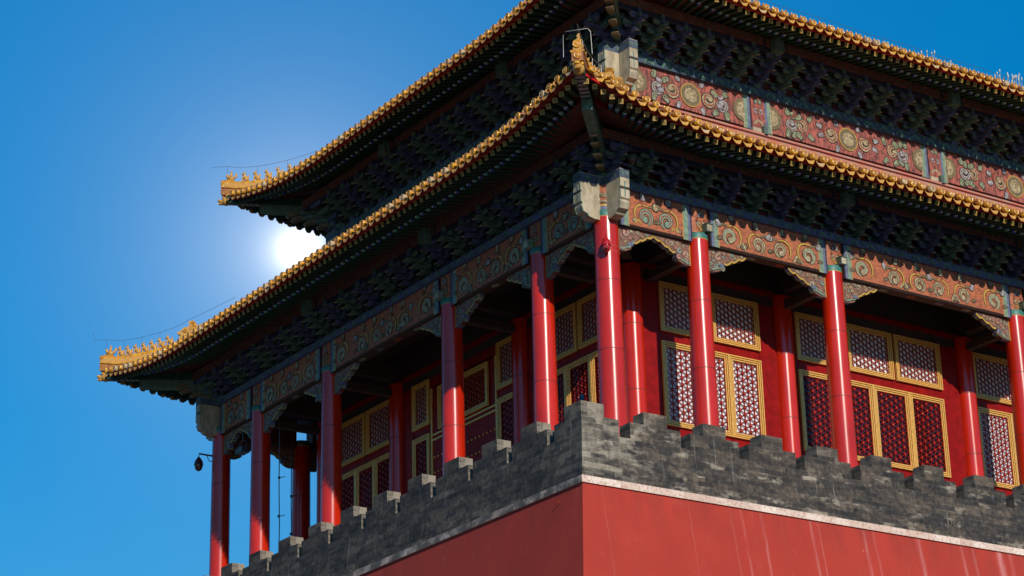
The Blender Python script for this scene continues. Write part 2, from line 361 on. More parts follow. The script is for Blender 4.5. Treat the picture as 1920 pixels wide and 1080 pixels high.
# ------------------------------------------------------------------ principal dimensions (metres)
DX, DY = 4.93, 5.42                    # lines of the outer columns, side and front
IX, IY = 7.20, 7.50                    # inner hall walls
UX, UY = 7.80, 8.28                    # upper storey walls
COLX = [4.93, 7.79, 12.30, 19.03, 25.8]
COLY = [5.42, 8.22, 12.50, 18.99, 23.28, 25.88]
FLOOR = 2.3; ZC = 8.70

# ------------------------------------------------------------------ ground and the city wall
GZ = -15.6
mb = MB(); mb.add([(-3000, -3000, GZ), (3000, -3000, GZ), (3000, 3000, GZ), (-3000, 3000, GZ)], [(0, 1, 2, 3)], pave)
tag(mb.build('ground', None, (0, 0, GZ)), kind='structure')
wall = thing('city_wall', (0, 0, GZ), 'tall red limewashed wall with a grey brick battlement along its top', 'wall')
XE, YE = 46, 40
mb = MB(); BT = .115 * (-.154 - GZ)
mb.add([(-BT, -BT, GZ), (XE, -BT, GZ), (XE, YE, GZ), (-BT, YE, GZ), (-.11, -.11, -.154), (XE, -.11, -.154), (XE, YE, -.154), (-.11, YE, -.154)], [(0, 3, 2, 1), (4, 5, 6, 7), (0, 1, 5, 4), (1, 2, 6, 5), (2, 3, 7, 6), (3, 0, 4, 7)], rwall); mb.build('wall_body', wall, (0, 0, GZ))
mb = MB(); mb.span((-.150, -.150, -.152), (XE, YE, 0), coping_m); mb.build('coping', wall, (0, 0, 0))
mb = MB(); 
for (x0, y0, x1, y1, zt) in ((-.09, -.09, XE, .37, 1.02), (-.09, .372, .37, YE, 1.018)):
    X0, Y0 = 0, (0 if y0 < 0 else y0)
    mb.add([(x0, y0, .002), (x1, y0, .002), (x1, y1, .002), (x0, y1, .002), (X0, Y0, zt), (x1, Y0, zt), (x1, y1, zt), (X0, y1, zt)], [(0, 3, 2, 1), (4, 5, 6, 7), (0, 1, 5, 4), (1, 2, 6, 5), (2, 3, 7, 6), (3, 0, 4, 7)], brick)
mb.build('parapet', wall, (0, 0, 0))
mb = MB(); mb.span((.372, .372, .002), (XE, YE, .25), grey_pl); mb.build('walkway', wall, (1, 1, 0))
mb = MB()
for a, b, h in ((.97, 1.02, 1.385), (.59, 1.385, 1.67)):
    mb.span((0, 0, b), (a, .37, h), brick); mb.span((0, .371, b), (.37, a + .02, h), brick)
mb.build('corner_merlon', wall, (0, 0, 1.02))
def merlon_mesh(alongy):
    mb = MB(); q = (lambda u, o, z: (o, u, z)) if alongy else (lambda u, o, z: (u, o, z))
    mb.span(q(-.37, 0, 0), q(.98, .37, .365), brick); mb.span(q(0, 0, .365), q(.62, .37, .65), brick)
    return mb.mesh('merlon')
mR, mL = merlon_mesh(False), merlon_mesh(True)
for k in range(14): link('merlon', mR, wall, (1.62 + 1.616 * k + random.uniform(-.015, .015), 0, 1.021)).scale = (random.uniform(.985, 1.01), 1, random.uniform(.97, 1.02))
for k in range(16): link('merlon', mL, wall, (0, 1.615 + 1.548 * k + random.uniform(-.015, .015), 1.021)).scale = (1, random.uniform(.985, 1.01), random.uniform(.97, 1.02))
mb = MB(); mb.tube([(-.1, .655, -.41), (-.19, .655, -.40), (-.22, .655, -.375)], .009, mat('iron_painted_red', (.4, .04, .02), .5)); mb.build('iron_hook', wall, (0, .655, -.41))
pp = MB(); pp.lathe([(.001, .16), (.045, .16), (.05, .155), (.05, 0), (.058, 0), (.058, -.0)], steel, Matrix.Translation((.12, .12, 1.672)), 20)
tag(pp.build('steel_cap', None, (.12, .12, 1.672)), 'small shiny steel cylinder standing on the corner battlement', 'post')

# ------------------------------------------------------------------ the gate tower
T = thing('gate_tower', (DX, DY, FLOOR), 'two-storey gate tower with red columns, painted beams and golden tiled roofs', 'tower')
mb = MB(); mb.span((3.2, 3.7, .3), (44, 27.6, FLOOR - .12), brick); mb.span((3.15, 3.65, FLOOR - .12), (44, 27.65, FLOOR), bone); mb.build('platform', T, (3.2, 3.7, .3))

# --- columns
def column_mesh(r0, r1, cap=True):
    mb = MB(); h = ZC - FLOOR
    mb.lathe([(r0 + .12, .0), (r0 + .12, .06), (r0 + .02, .10)], bone, None, 28)
    mb.lathe([(r0, .1), (r0 - (r0 - r1) * .45, h * .45), (r1, h)], lacq, None, 40); me = mb.mesh('column')
    cs = []
    for z in (h * .46, h * .74):
        c = MB(); cs.append(c); c.lathe([(r0 - (r0 - r1) * z / h + .0035, z - .008), (r0 - (r0 - r1) * z / h + .005, z), (r0 - (r0 - r1) * z / h + .0035, z + .008)], brown, None, 40)
    k = MB()
    k.lathe([(r1 + .004, h - .008), (r1 + .006, h + .012)], goldp, None, 40); k.lathe([(r1 + .005, h + .012), (r1 + .012, h + .14), (r1 - .01, h + .17)], mats_cap, None, 40)
    return me, [c.mesh('seam') for c in cs], k.mesh('capital_band')
mats_cap = mat('teal_column_band', (.050, .20, .165), .5, .3, 8)
cmesh = column_mesh(.318, .288); cmesh2 = column_mesh(.338, .308); cinner = column_mesh(.29, .275)
def put_col(x, y, ms, inner=False):
    o = link('column', ms[0], T, (x, y, FLOOR)); o['label'] = 'red lacquered round column'
    for sm_ in ms[1]: link('column_seam', sm_, o, (x, y, FLOOR))
    if not inner: link('capital_band', ms[2], o, (x, y, FLOOR))
put_col(DX, DY, cmesh2)
for x in COLX[1:]: put_col(x, DY, cmesh)
for y in COLY[1:]: put_col(DX, y, cmesh)
for x in COLX[1:3]: put_col(x, COLY[5], cmesh)
for x, y in [(IX + .12, IY + .12), (12.30, IY), (19.03, IY), (25.8, IY), (IX, 12.5), (IX, 18.99), (IX, 23.28), (12.3, 23.3)]: put_col(x, y, cinner, True)

# --- facade frames: f(u, z, o) with o measured outward from a plane
def FR(y): return lambda u, z, o: (u, y - o, z)
def FL(x): return lambda u, z, o: (x - o, u, z)
def FB(y): return lambda u, z, o: (u, y + o, z)

OC = [0]
def nudge(o):
    OC[0] = (OC[0] + 1) % 14; return o + .0012 * OC[0]
def smooth2(p, k=5):
    if len(p) < 3: return p
    r = []
    for i in range(len(p) - 1):
        a, b, c, d = p[max(i - 1, 0)], p[i], p[i + 1], p[min(i + 2, len(p) - 1)]
        for j in range(k):
            t = j / k; r.append(tuple(.5 * (2 * b[q] + (c[q] - a[q]) * t + (2 * a[q] - 5 * b[q] + 4 * c[q] - d[q]) * t * t + (3 * b[q] - a[q] - 3 * c[q] + d[q]) * t ** 3) for q in (0, 1)))
    return r + [p[-1]]
def spiral(cu, cz, r, sgn, a0, turns, n=22, r_in=.12):
    return [(cu + sgn * r * (1 - (1 - r_in) * i / n) * math.cos(a0 + 2 * math.pi * turns * i / n), cz + r * (1 - (1 - r_in) * i / n) * math.sin(a0 + 2 * math.pi * turns * i / n)) for i in range(n + 1)]
def scroll(mb, fn, cu, cz, r, sgn, a0, turns, c1, c2, o=.004, th=.30):
    th *= 2.2; turns *= .62; r *= .86; o = nudge(o)
    p = spiral(cu, cz, r, sgn, a0, turns, 22, .36); w0 = r * th
    wd = [w0 * min(1, .35 + i / 9) * (1 - .30 * i / 22) for i in range(23)]; e = p[-1]
    mb.poly(disc(e[0], e[1], w0 * .78, 14), fn, o, ink); mb.ribbon(p, [x * 1.28 for x in wd], fn, o + .0003, ink); mb.ribbon(p, wd, fn, o + .0006, c1)
    mb.poly(disc(e[0], e[1], w0 * .60, 14), fn, o + .0007, c1); mb.ribbon(p[:-2], [x * .30 for x in wd[:-2]], fn, o + .0009, c2)
def cloud(mb, fn, cu, cz, s, ang, c1, o=.006):
    """small three-lobed cloud head with an ink edge"""
    o = nudge(o)
    def pts(k):
        r = []
        for i in range(24):
            a = 2 * math.pi * i / 24; q = 1.22 * s * k * (.60 + .30 * abs(math.cos(1.5 * a)) + .08 * math.sin(5 * a + s * 40)) * (1.35 if math.cos(a) > 0 else .9)
            x, y = q * math.cos(a), q * .72 * math.sin(a); r.append((cu + x * math.cos(ang) - y * math.sin(ang), cz + x * math.sin(ang) + y * math.cos(ang)))
        return r
    mb.poly(pts(1.2), fn, o, ink); mb.poly(pts(.95), fn, o + .0004, c1); mb.ribbon([(cu + (x - cu) * .5, cz + (y - cz) * .5) for x, y in pts(1)[2:16]], s * .10, fn, o + .0008, ink)
def stem(mb, fn, pts, wd, c1, o=.005):
    pts = smooth2(pts); o = nudge(o); n = len(pts); ww = [wd * (.45 + .75 * math.sin(math.pi * (i + 2) / (n + 3))) for i in range(n)]
    mb.ribbon(pts, [x + wd * .4 for x in ww], fn, o, ink); mb.ribbon(pts, ww, fn, o + .0004, c1)
def arcp(cu, cz, r, a0, a1, n=10): return [(cu + r * math.cos(a0 + (a1 - a0) * i / n), cz + r * math.sin(a0 + (a1 - a0) * i / n)) for i in range(n + 1)]
def disc(cu, cz, r, n=24): return [(cu + r * math.cos(2 * math.pi * i / n), cz + r * math.sin(2 * math.pi * i / n)) for i in range(n)]

def curl_group(mb, fn, u, z0, s, sg, k=0):
    """one upright cloud-scroll figure of the beam painting: a coil, a gold back and two flame-like heads"""
    c1 = (cream, greenl, cream)[k % 3]; c2 = (olive, rust, greenl)[k % 3]
    scroll(mb, fn, u, z0 + .30 * s, .27 * s, sg, rad(-70), 1.5, c1, c2)
    stem(mb, fn, [(u + sg * x * s, z0 + y * s) for x, y in ((-.30, .12), (-.36, .32), (-.30, .52), (-.12, .62), (.08, .60))], .05 * s, goldp, .008)
    stem(mb, fn, [(u + sg * x * s, z0 + y * s) for x, y in ((-.08, .60), (-.14, .72), (-.06, .82))], .05 * s, rust, .007)
    cloud(mb, fn, u + sg * -.06 * s, z0 + .84 * s, .115 * s, rad(90) + sg * .3, (cream, white_l)[k % 2], .010)
    stem(mb, fn, [(u + sg * x * s, z0 + y * s) for x, y in ((.10, .58), (.26, .62), (.34, .52))], .05 * s, olive, .007)
    cloud(mb, fn, u + sg * .38 * s, z0 + .60 * s, .10 * s, rad(60) if sg > 0 else rad(120), (white_l, cream)[k % 2], .010)
    cloud(mb, fn, u + sg * .40 * s, z0 + .20 * s, .07 * s, rad(10), olive, .010)

def beam(side, a, b, fn, ends=(True, True), deco=True, z0=8.60, z1=9.548, name='painted_beam', th=.42):
    """architrave between two column heads"""
    mb = MB(); mb.add([fn(a, z0 + .05, .20), fn(b, z0 + .05, .20), fn(b, z1, .20), fn(a, z1, .20)], [(0, 1, 2, 3)], orange)
    mb.prism([(.20 - .0, z0 + .05), (.155, z0), (-.155, z0), (-.20, z0 + .05), (-.20, z1), (.199, z1)], a, b, lambda px, py, d: fn(d, py, px), brown, [grey_pl, grey_pl, grey_pl, brown, brown, orange])
    L = b - a; mid = (a + b) / 2
    k = 0; n = int(L / .95)
    for i in range(n):
        cx = a + L * (i + .5) / n; mb.poly([(cx + .16 * math.cos(q), .08 * math.sin(q)) for q in [2 * math.pi * j / 14 for j in range(14)]], lambda x, y, o: fn(x, z0 - o, y), .003, (bluel, greenl, rust)[i % 3])
    for e, s in ((a, 1), (b, -1)):
        x = e
        for wd, mt in ((.045, dblue), (.085, bluel), (.14, greenl), (.02, goldp)):
            lo, hi = sorted((x, x + s * wd)); mb.span(fn(lo, z0 - .012, .19), fn(hi, z1 - .003, .206 + .004 * (mt is greenl)), mt); x += s * wd
    if deco:
        lo, hi = a + .36, b - .36; f2 = lambda u, z, o: fn(u, z, o + .2); zb = z0 + .07
        if hi - lo < 2.6:
            c = (lo + hi) / 2; curl_group(mb, f2, c - .34, zb, .93, 1, 1); curl_group(mb, f2, c + .34, zb, .93, -1, 1)
            for e, s in ((lo + .10, 1), (hi - .10, -1)): cloud(mb, f2, e, zb + .12, .08, .4 * s, cream); stem(mb, f2, [(e, zb + .04), (e + s * .12, zb + .14), (e + s * .2, zb + .05)], .04, goldp)
        else:
            for e, s in ((lo + .30, -1), (hi - .30, 1)): curl_group(mb, f2, e, zb + .0, .98, s, 2)
            c = (lo + hi) / 2
            if hi - lo < 4.2: pos = [(c - .38, 1), (c + .38, -1)]
            else: pos = [(c - .38, 1), (c + .38, -1), (lo + 1.45, -1), (hi - 1.45, 1)]
            for i, (u, s) in enumerate(pos): curl_group(mb, f2, u, zb - .02, .9, s, 0)
            for u, s in pos[:2]:
                cloud(mb, f2, u - s * .52, zb + .10, .10, .3 * s, olive); stem(mb, f2, [(u - s * .42, zb), (u - s * .55, zb + .2), (u - s * .72, zb + .02)], .05, cream)
    return mb.build(name, T, fn(a, z0, 0))
fnR, fnL, fnB = FR(DY), FL(DX), FB(COLY[5])
rr = .292
for i in range(len(COLX) - 1): beam('R', COLX[i] + rr, COLX[i + 1] - rr, fnR)
for i in range(len(COLY) - 1): beam('L', COLY[i] + rr, COLY[i + 1] - rr, fnL)
for i in range(2): beam('B', COLX[i] + rr, COLX[i + 1] - rr, fnB, deco=False)
def head_panel(u, fn, r=rr):
    mb = MB(); z0, z1 = ZC + .17, 9.545
    q = [(-r, -.3), (-r, .15), (-r * .6, .205), (r * .6, .205), (r, .15), (r, -.3)]
    mb.prism(q, z0, z1, lambda px, py, d: fn(u + px, d, py), orange, [brown, orange, orange, orange, brown, brown])
    f2 = lambda a, b, o: fn(a, b, o + .205)
    for s in (-1, 1):
        scroll(mb, f2, u + s * .075, 9.12, .09, s, rad(200), 1.2, cream, olive, .004, .34); cloud(mb, f2, u + s * .06, 9.34, .055, rad(90), white_l, .006)
        stem(mb, f2, [(u, 8.92), (u + s * .05, 9.0), (u + s * .13, 9.04)], .03, goldp); cloud(mb, f2, u + s * .12, 9.2, .04, rad(90), rust, .006)
    cloud(mb, f2, u, 9.42, .06, rad(90), cream, .012)
    mb.build('column_head_panel', T, fn(u, z0, 0))
for x in COLX[1:]: head_panel(x, fnR)
for y in COLY[1:5]: head_panel(y, fnL)
# plinth board above the beams (blue with green cloud curls)
def band(fn, a, b, z0, z1, depth, bc, gc, step=.56):
    mb = MB(); mb.span(fn(a, z0, -.2), fn(b, z1, depth), bc); h = z1 - z0; f2 = lambda u, z, o: fn(u, z, o + depth); zc = (z0 + z1) / 2
    n = int((b - a) / step)
    for i in range(n):
        u = a + (i + .5) * step
        mb.ribbon(arcp(u, zc - h * .42, h * .60, 0, math.pi, 10), h * .36, f2, .0035, ink); mb.ribbon(arcp(u, zc - h * .42, h * .60, 0, math.pi, 10), h * .29, f2, .005, gc)
        scroll(mb, f2, u + .02, zc - h * .18, h * .27, 1, rad(-60), 1.2, gc, greenl, .006, .34)
        scroll(mb, f2, u + step * .5, zc + h * .18, h * .26, -1, rad(60), 1.2, gc, greenl, .004, .34)
    mb.build('plinth_board', T, fn(a, z0, 0))
band(fnR, DX - .1, 27, 9.552, 9.75, .30, blue, green); band(fnL, DY + .28, COLY[5] + .3, 9.552, 9.748, .30, blue, green)
band(fnB, DX + .3, 14, 9.552, 9.75, .3, blue, green)

# corner heads of the crossing beams
slate = mat('slate_blue_paint', (.085, .12, .19), .6, .5, 8)
def corner_head(fn, u, sgn, z0, z1, out=.84, name='beam_head'):
    """end of a beam running past the corner column; sgn is the way it sticks out along u"""
    H = z1 - z0; mb = MB()
    prof = [(0, H), (out, H), (out, H * .60), (out - .035, H * .575), (out - .035, H * .555), (out, H * .53), (out, H * .34), (out - .05, H * .31), (out - .02, H * .24), (out - .07, H * .12), (out - .19, H * .09), (out - .24, H * .03), (out - .40, 0), (0, 0)]
    mb.prism(prof, -.14, .14, lambda px, py, d: fn(u + sgn * px, z0 + py, d), bone, [bone])
    mb.prism([(x, y) for x, y in ((0, H * .985), (out + .012, H * .985), (out + .012, H * .80), (0, H * .80))], -.147, .147, lambda px, py, d: fn(u + sgn * px, z0 + py, d), slate, [slate])
    f2 = lambda a, b, o: fn(a, b, o + .147)
    for i in range(2): scroll(mb, f2, u + sgn * (.25 + .38 * i), z0 + H * .89, .07, 1, 0, 1.3, green, greenl, .003, .34)
    fe = lambda a, b, o: fn(u + sgn * (out + o), b, a)
    for q in (.10, -.10): scroll(mb, lambda a, b, o: fe(a, b, o + .012), q * .7, z0 + H * .89, .06, 1, 0, 1.3, green, greenl, .003, .34)
    # green edging lines and the slit mark on the end
    edge = [(u + sgn * px, z0 + py) for px, py in prof[1:12]]
    for d in (-.143, .143): mb.ribbon(edge, .022, lambda a, b, o, d=d: fn(a, b, d), 0, greenl)
    mb.add([fe(-.015, z0 + H * .36, .003), fe(.015, z0 + H * .36, .003), fe(.015, z0 + H * .72, .003), fe(-.015, z0 + H * .72, .003)], [(0, 1, 2, 3)], mats_cap)
    mb.prism([(out - .01, H * .58), (out + .004, H * .58), (out + .004, H * .55), (out - .01, H * .55)], -.144, .144, lambda px, py, d: fn(u + sgn * px, z0 + py, d), ink)
    fs = lambda a, b, o: fn(a, b, o + .14)
    mb.poly([(u + sgn * x, z0 + H * y) for x, y in ((out - .26, .62), (out - .10, .55), (out - .10, .36), (out - .16, .34), (out - .18, .25), (out - .26, .3))], fs, .003, bone)
    mb.build(name, T, fn(u, z0, 0))
corner_head(fnR, DX, -1, 8.60, 9.78); corner_head(fnL, DY, -1, 8.60, 9.775); corner_head(fnL, COLY[5], 1, 8.60, 9.775); corner_head(fnB, DX, -1, 8.60, 9.78)
# corner column head (painted, between the two beam heads)
mb = MB(); M0 = Matrix.Translation((DX, DY, 0))
mb.lathe([(.285, 8.86), (.285, 9.54)], orange, M0, 24); mb.lathe([(.291, 8.87), (.291, 8.97)], bluel, M0, 24); mb.lathe([(.293, 8.97), (.293, 9.02)], goldp, M0, 24)
for a in (-150, -135, -120):
    f = lambda u, z, o, a=a: (DX + (.29 + o) * math.cos(rad(a) + u / .29), DY + (.29 + o) * math.sin(rad(a) + u / .29), z)
    stem(mb, f, arcp(0, 9.0, .10, .3, math.pi - .3), .03, cream); scroll(mb, f, 0, 9.25, .07, 1, 0, 1.2, cream, olive)
mb.build('column_head', T, (DX, DY, 8.86))

# --- spandrel brackets under the beams
def queti(fn, u, sgn, L, name='spandrel_bracket'):
    """carved wing under the beam; u is the column face, sgn the way it runs"""
    H = .63; zt = 8.598; mb = MB()
    low = [(L, -.02), (L, -.075)]
    def sc(x0, y0, x1, y1, n=6, k=.28):
        dx, dy = x1 - x0, y1 - y0; return [(x0 + dx * i / n + dy * k * math.sin(math.pi * i / n), y0 + dy * i / n - abs(dx) * k * math.sin(math.pi * i / n)) for i in range(1, n + 1)]
    pts = [(L, -.075)]
    for x1, y1 in ((L * .82, -.15), (L * .62, -.27), (L * .42, -.37)): pts += sc(pts[-1][0], pts[-1][1], x1, y1)
    arc = list(pts)
    tail = [(L * .40, -.38), (L * .40, -.46), (L * .36, -.50), (L * .34, -.56), (L * .22, -.62), (L * .12, -.635), (0, -.63)]
    poly = [(0, 0), (L, 0)] + pts + tail
    g = lambda x, y, d: fn(u + sgn * x, zt + y, d)
    mb.prism(poly, -.07, .07, g, queti_m, [brown, bluel, bluel, greenl, greenl, bluel, bluel, greenl])
    for d in (.073, -.073):
        f2 = lambda x, y, o, d=d: fn(x, y, d + math.copysign(o, d)); tr = [(u + sgn * x, zt + y) for x, y in arc]
        mb.ribbon([(x, y + .028) for x, y in tr], .056, f2, 0, goldp); mb.ribbon([(x, y + .062) for x, y in tr], .014, f2, .001, ink)
        mb.ribbon([(u + sgn * .012, zt), (u + sgn * .012, zt - .63)], .024, f2, .001, goldp)
        rnd = random.Random(int(u * 100)); done = []
        for tr_ in range(260):
            x = rnd.uniform(.06, L - .1); y = rnd.uniform(-.54, -.05); r = rnd.choice((.115, .085, .065, .05))
            lim = -.09 - (L - x) / L * .36 if x > L * .4 else -.60
            if y - r < lim or y + r > -.005 or x - r < .03: continue
            if any(math.hypot(x - a, y - b) < (r + q) * .86 for a, b, q in done): continue
            done.append((x, y, r)); c1 = rnd.choice((cream, greenl, cream, pinkq)); c2 = rnd.choice((rust, greenl, rust, white_l))
            scroll(mb, f2, u + sgn * x, zt + y, r, rnd.choice((1, -1)), rnd.uniform(0, 6), 1.25, c1, c2, .002, .36)
        bx = [(u + sgn * x, zt + y) for x, y in ((L * .28, -.37), (L * .41, -.37), (L * .41, -.47), (L * .28, -.47))]
        mb.poly(bx, f2, .012, ink); mb.poly([((x - bx[0][0]) * .86 + bx[0][0] + sgn * .01, (y - bx[0][1]) * .82 + bx[0][1] - .009) for x, y in bx], f2, .014, bluel)
        stem(mb, f2, [(u + sgn * x, zt + y) for x, y in ((L * .34, -.50), (L * .22, -.53), (L * .12, -.58), (.04, -.56))], .035, greenl, .004)
    mb.build(name, T, fn(u, zt, 0))
queti_m = mat('carved_spandrel_paint', (.30, .14, .09), .6, .6, 18, .5, 30, dark=(.10, .05, .035)); pinkq = mat('salmon_paint', (.50, .24, .17), .6, .3, 12)
r2 = .286
for i, x in enumerate(COLX[:4]):
    nx = COLX[i + 1]; L = min(1.25, (nx - x) / 2 - r2); queti(fnR, x + (.31 if i == 0 else r2), 1, L - (.02 if i == 0 else 0)); queti(fnR, nx - r2, -1, L)
for i, y in enumerate(COLY[:5]):
    ny = COLY[i + 1]; L = min(1.2, (ny - y) / 2 - r2); queti(fnL, y + (.31 if i == 0 else r2), 1, L - (.02 if i == 0 else 0)); queti(fnL, ny - r2, -1, L)
for i in range(2): queti(fnB, COLX[i] + r2, 1, 1.1); queti(fnB, COLX[i + 1] - r2, -1, 1.1)

# --- corridor timbers and ceiling
mb = MB(); mb.span((DX - .1, DY - .1, 9.76), (44, COLY[5] + .1, 9.86), grey_pl); mb.build('corridor_ceiling', T, (DX, DY, 9.76))
for x in COLX[1:]:
    mb = MB(); mb.span((x - .13, DY + .21, 8.80), (x + .13, IY, 9.25), grey_pl); mb.span((x - .10, DY + .21, 8.30), (x + .10, IY, 8.52), grey_pl)
    mb.poly([(DY + .9 + .22 * math.cos(2 * math.pi * i / 16), 8.96 + .16 * math.sin(2 * math.pi * i / 16)) for i in range(16)], lambda a, b, o: (x - .13 - o, a, b), .004, dkred); mb.build('tie_beam', T, (x, DY, 8.1))
for y in COLY[1:5]:
    mb = MB(); mb.span((DX + .21, y - .13, 8.80), (IX, y + .13, 9.25), grey_pl); mb.span((DX + .21, y - .10, 8.30), (IX, y + .10, 8.52), grey_pl); mb.build('tie_beam', T, (DX, y, 8.1))
mb = MB(); q = Vector((IX - DX, IY - DY, 0)).normalized(); M0 = frameM(((DX + IX) / 2, (DY + IY) / 2, 8.95), q); mb.box((0, 0, 0), (2.6, .26, .45), grey_pl, M0); mb.build('corner_tie_beam', T, (DX, DY, 8.9))

# --- inner hall walls with lattice doors and transoms
LAT = {}
def lattice_mesh(wd, h, s, kagome=False):
    """three families of bars; through common knots (doors) or leaving big six-sided openings (transoms)"""
    key = (round(wd, 3), round(h, 3), s, kagome)
    if key in LAT: return LAT[key]
    mb = MB(); n = max(2, round(wd / (s * .866))); hsp = wd / n; s = hsp / .866; bw = .019 if not kagome else .016; off = .5 if kagome else 0.0
    def clip(px, pz, dx, dz):
        t0, t1 = -99, 99
        for p_, d_, hi in ((px, dx, wd), (pz, dz, h)):
            if abs(d_) < 1e-9:
                if p_ < -1e-6 or p_ > hi + 1e-6: return None
            else:
                a, b = sorted(((0 - p_) / d_, (hi - p_) / d_)); t0 = max(t0, a); t1 = min(t1, b)
        return (t0, t1) if t1 - t0 > .03 else None
    for f, an in enumerate((0, 60, 120)):
        nx_, nz_ = math.cos(rad(an)), math.sin(rad(an)); K = int((wd + h) / hsp) + 3
        for k in range(-K, K):
            q = (k + off) * hsp; c = clip(nx_ * q, nz_ * q, -nz_, nx_)
            if not c: continue
            a = (nx_ * q - nz_ * c[0], nz_ * q + nx_ * c[0]); b = (nx_ * q - nz_ * c[1], nz_ * q + nx_ * c[1]); o = .022 + .0015 * f
            vs = [(a[0] - nx_ * bw / 2, -o, a[1] - nz_ * bw / 2), (b[0] - nx_ * bw / 2, -o, b[1] - nz_ * bw / 2), (b[0] + nx_ * bw / 2, -o, b[1] + nz_ * bw / 2), (a[0] + nx_ * bw / 2, -o, a[1] + nz_ * bw / 2)]
            mb.add(vs + [(x, 0, z) for x, y, z in vs], [(0, 1, 2, 3), (0, 1, 5, 4), (2, 3, 7, 6)], redp)
    half = .5 if kagome else 1
    for i in range(int(n / half) + 1):
        for k in range(-1, int(h / s / half) + 2):
            if kagome:
                x = i * hsp / 2; z = k * s / 2 + (.25 * s if i % 2 else 0)
                if i % 2 == 0 and (k + i // 2) % 2 == 0: continue
            else: x = i * hsp; z = (k + (.5 if i % 2 else 0)) * s
            if z < .012 or z > h - .012 or x < .005 or x > wd - .005: continue
            rr_ = .022 if kagome else .050
            mb.add([(x + rr_ * math.cos(a), -.0285, z + rr_ * math.sin(a)) for a in [rad(60 * j) for j in range(6)]], [(0, 1, 2, 3, 4, 5)], redp)
            mb.ball((x, -.030, z), (.012, .008, .012), nail, None, 6, 4)
    LAT[key] = mb.mesh('lattice'); return LAT[key]
def gold_frame(wd, h, beads=3, bw=.030, gap=.024, dep=.04):
    mb = MB(); off = 0
    for k in range(beads):
        a, b, c, d = -off, -off, wd + off, h + off; y = .012 * k
        for (x0, z0, x1, z1) in ((a - bw, b - bw, c + bw, b), (a - bw, d, c + bw, d + bw)): mb.span((x0, -dep - y, z0), (x1, 0, z1), gold)
        for x0 in (a - bw, c): mb.span((x0, -dep - y, b), (x0 + bw, 0, d), gold)
        off += bw + gap
    return mb, off
def glazed_panel(kind, fnO, loc, rot, wd, h, s, pane_m, beads=3, skirt=0):
    """a leaf or transom: rail body (part) > lattice, gold_frame, pane"""
    mb = MB(); bw = .030 * beads + .024 * (beads - 1); ex = bw + .014
    mb.span((-ex, 0, -ex), (0, .07, h + ex), redp); mb.span((wd, 0, -ex), (wd + ex, .07, h + ex), redp); mb.span((0, 0, -ex), (wd, .07, 0), redp); mb.span((0, 0, h), (wd, .07, h + ex), redp)
    if skirt: mb.span((-ex, .01, -ex - skirt), (wd + ex, .06, -ex), redp)
    key = (kind, wd, h, skirt, beads)
    if key not in PCACHE:
        gm, _ = gold_frame(wd, h, beads); pm = MB(); pm.add([(0, .0, 0), (wd, .0, 0), (wd, .0, h), (0, .0, h)], [(0, 1, 2, 3)], paper)
        PCACHE[key] = (mb.mesh(kind), gm.mesh('gold_frame'), pm)
    o = link(kind, PCACHE[key][0], T, loc, rot)
    def sub(name, data, off=(0, 0, 0)):
        c = link(name, data, o, loc); c.location = off; return c
    sub('gold_frame', PCACHE[key][1], (0, -.002, 0)); sub('lattice', lattice_mesh(wd, h, s, kind == 'transom_window'), (0, .0, 0))
    pk = (key, pane_m.name)
    if pk not in PCACHE:
        pm = MB(); pm.add([(0, .0, 0), (wd, .0, 0), (wd, .0, h), (0, .0, h)], [(0, 1, 2, 3)], pane_m); PCACHE[pk] = pm.mesh('pane')
    sub('pane', PCACHE[pk], (0, .026, 0)); return o
PCACHE = {}
ZT0, ZT1, ZD0, ZD1 = 7.01, 8.37, 4.45, 6.73
def bay(fn, rot, a, b, ntr, nd, pane_t, pane_d, loc):
    """a row of transoms over a row of door leaves filling [a, b]"""
    B3 = .030 * 3 + .048; W = b - a
    w1 = W / ntr; g = .10
    for i in range(ntr):
        x0 = a + i * w1 + (g / 2 if i else 0) + B3; x1 = a + (i + 1) * w1 - (g / 2 if i < ntr - 1 else 0) - B3
        glazed_panel('transom_window', fn, loc(x0, x1, ZT0 + B3), rot, round(x1 - x0, 3), ZT1 - ZT0 - 2 * B3, .158, pane_t)
    w2 = W / nd
    for i in range(nd):
        x0 = a + i * w2 + B3; x1 = a + (i + 1) * w2 - B3
        pd = pane_d[i] if isinstance(pane_d, list) else pane_d
        glazed_panel('door_leaf', fn, loc(x0, x1, ZD0 + B3), rot, round(x1 - x0 - .008, 3), ZD1 - ZD0 - 2 * B3, .190, pd, 3, 1.5)
qR = Quaternion((1, 0, 0, 0)); qL = Quaternion((0, 0, 1), rad(-90))
# panels' local -Y looks outward: front keeps it, the side turns -Y to -X
locR = lambda x0, x1, z: (x0, IY - .02, z)
locL = lambda y0, y1, z: (IX - .02, y1, z)
bay(None, qR, 8.10, 11.42, 2, 3, paper, paper, locR)
bay(None, qR, 12.72, 18.05, 3, 4, paper, [glassd, glassd, glassd, glassd], locR)
bay(None, qR, 19.30, 24.8, 3, 4, paper, paper, locR)
bay(None, qL, 8.15, 11.45, 2, 3, paperg, glassd, locL)
bay(None, qL, 19.18, 22.4, 2, 3, paperg, glassd, locL)
for a, b in ((12.75, 13.65), (17.2, 18.1)): bay(None, qL, a, b, 1, 1, paperg, glassd, locL)
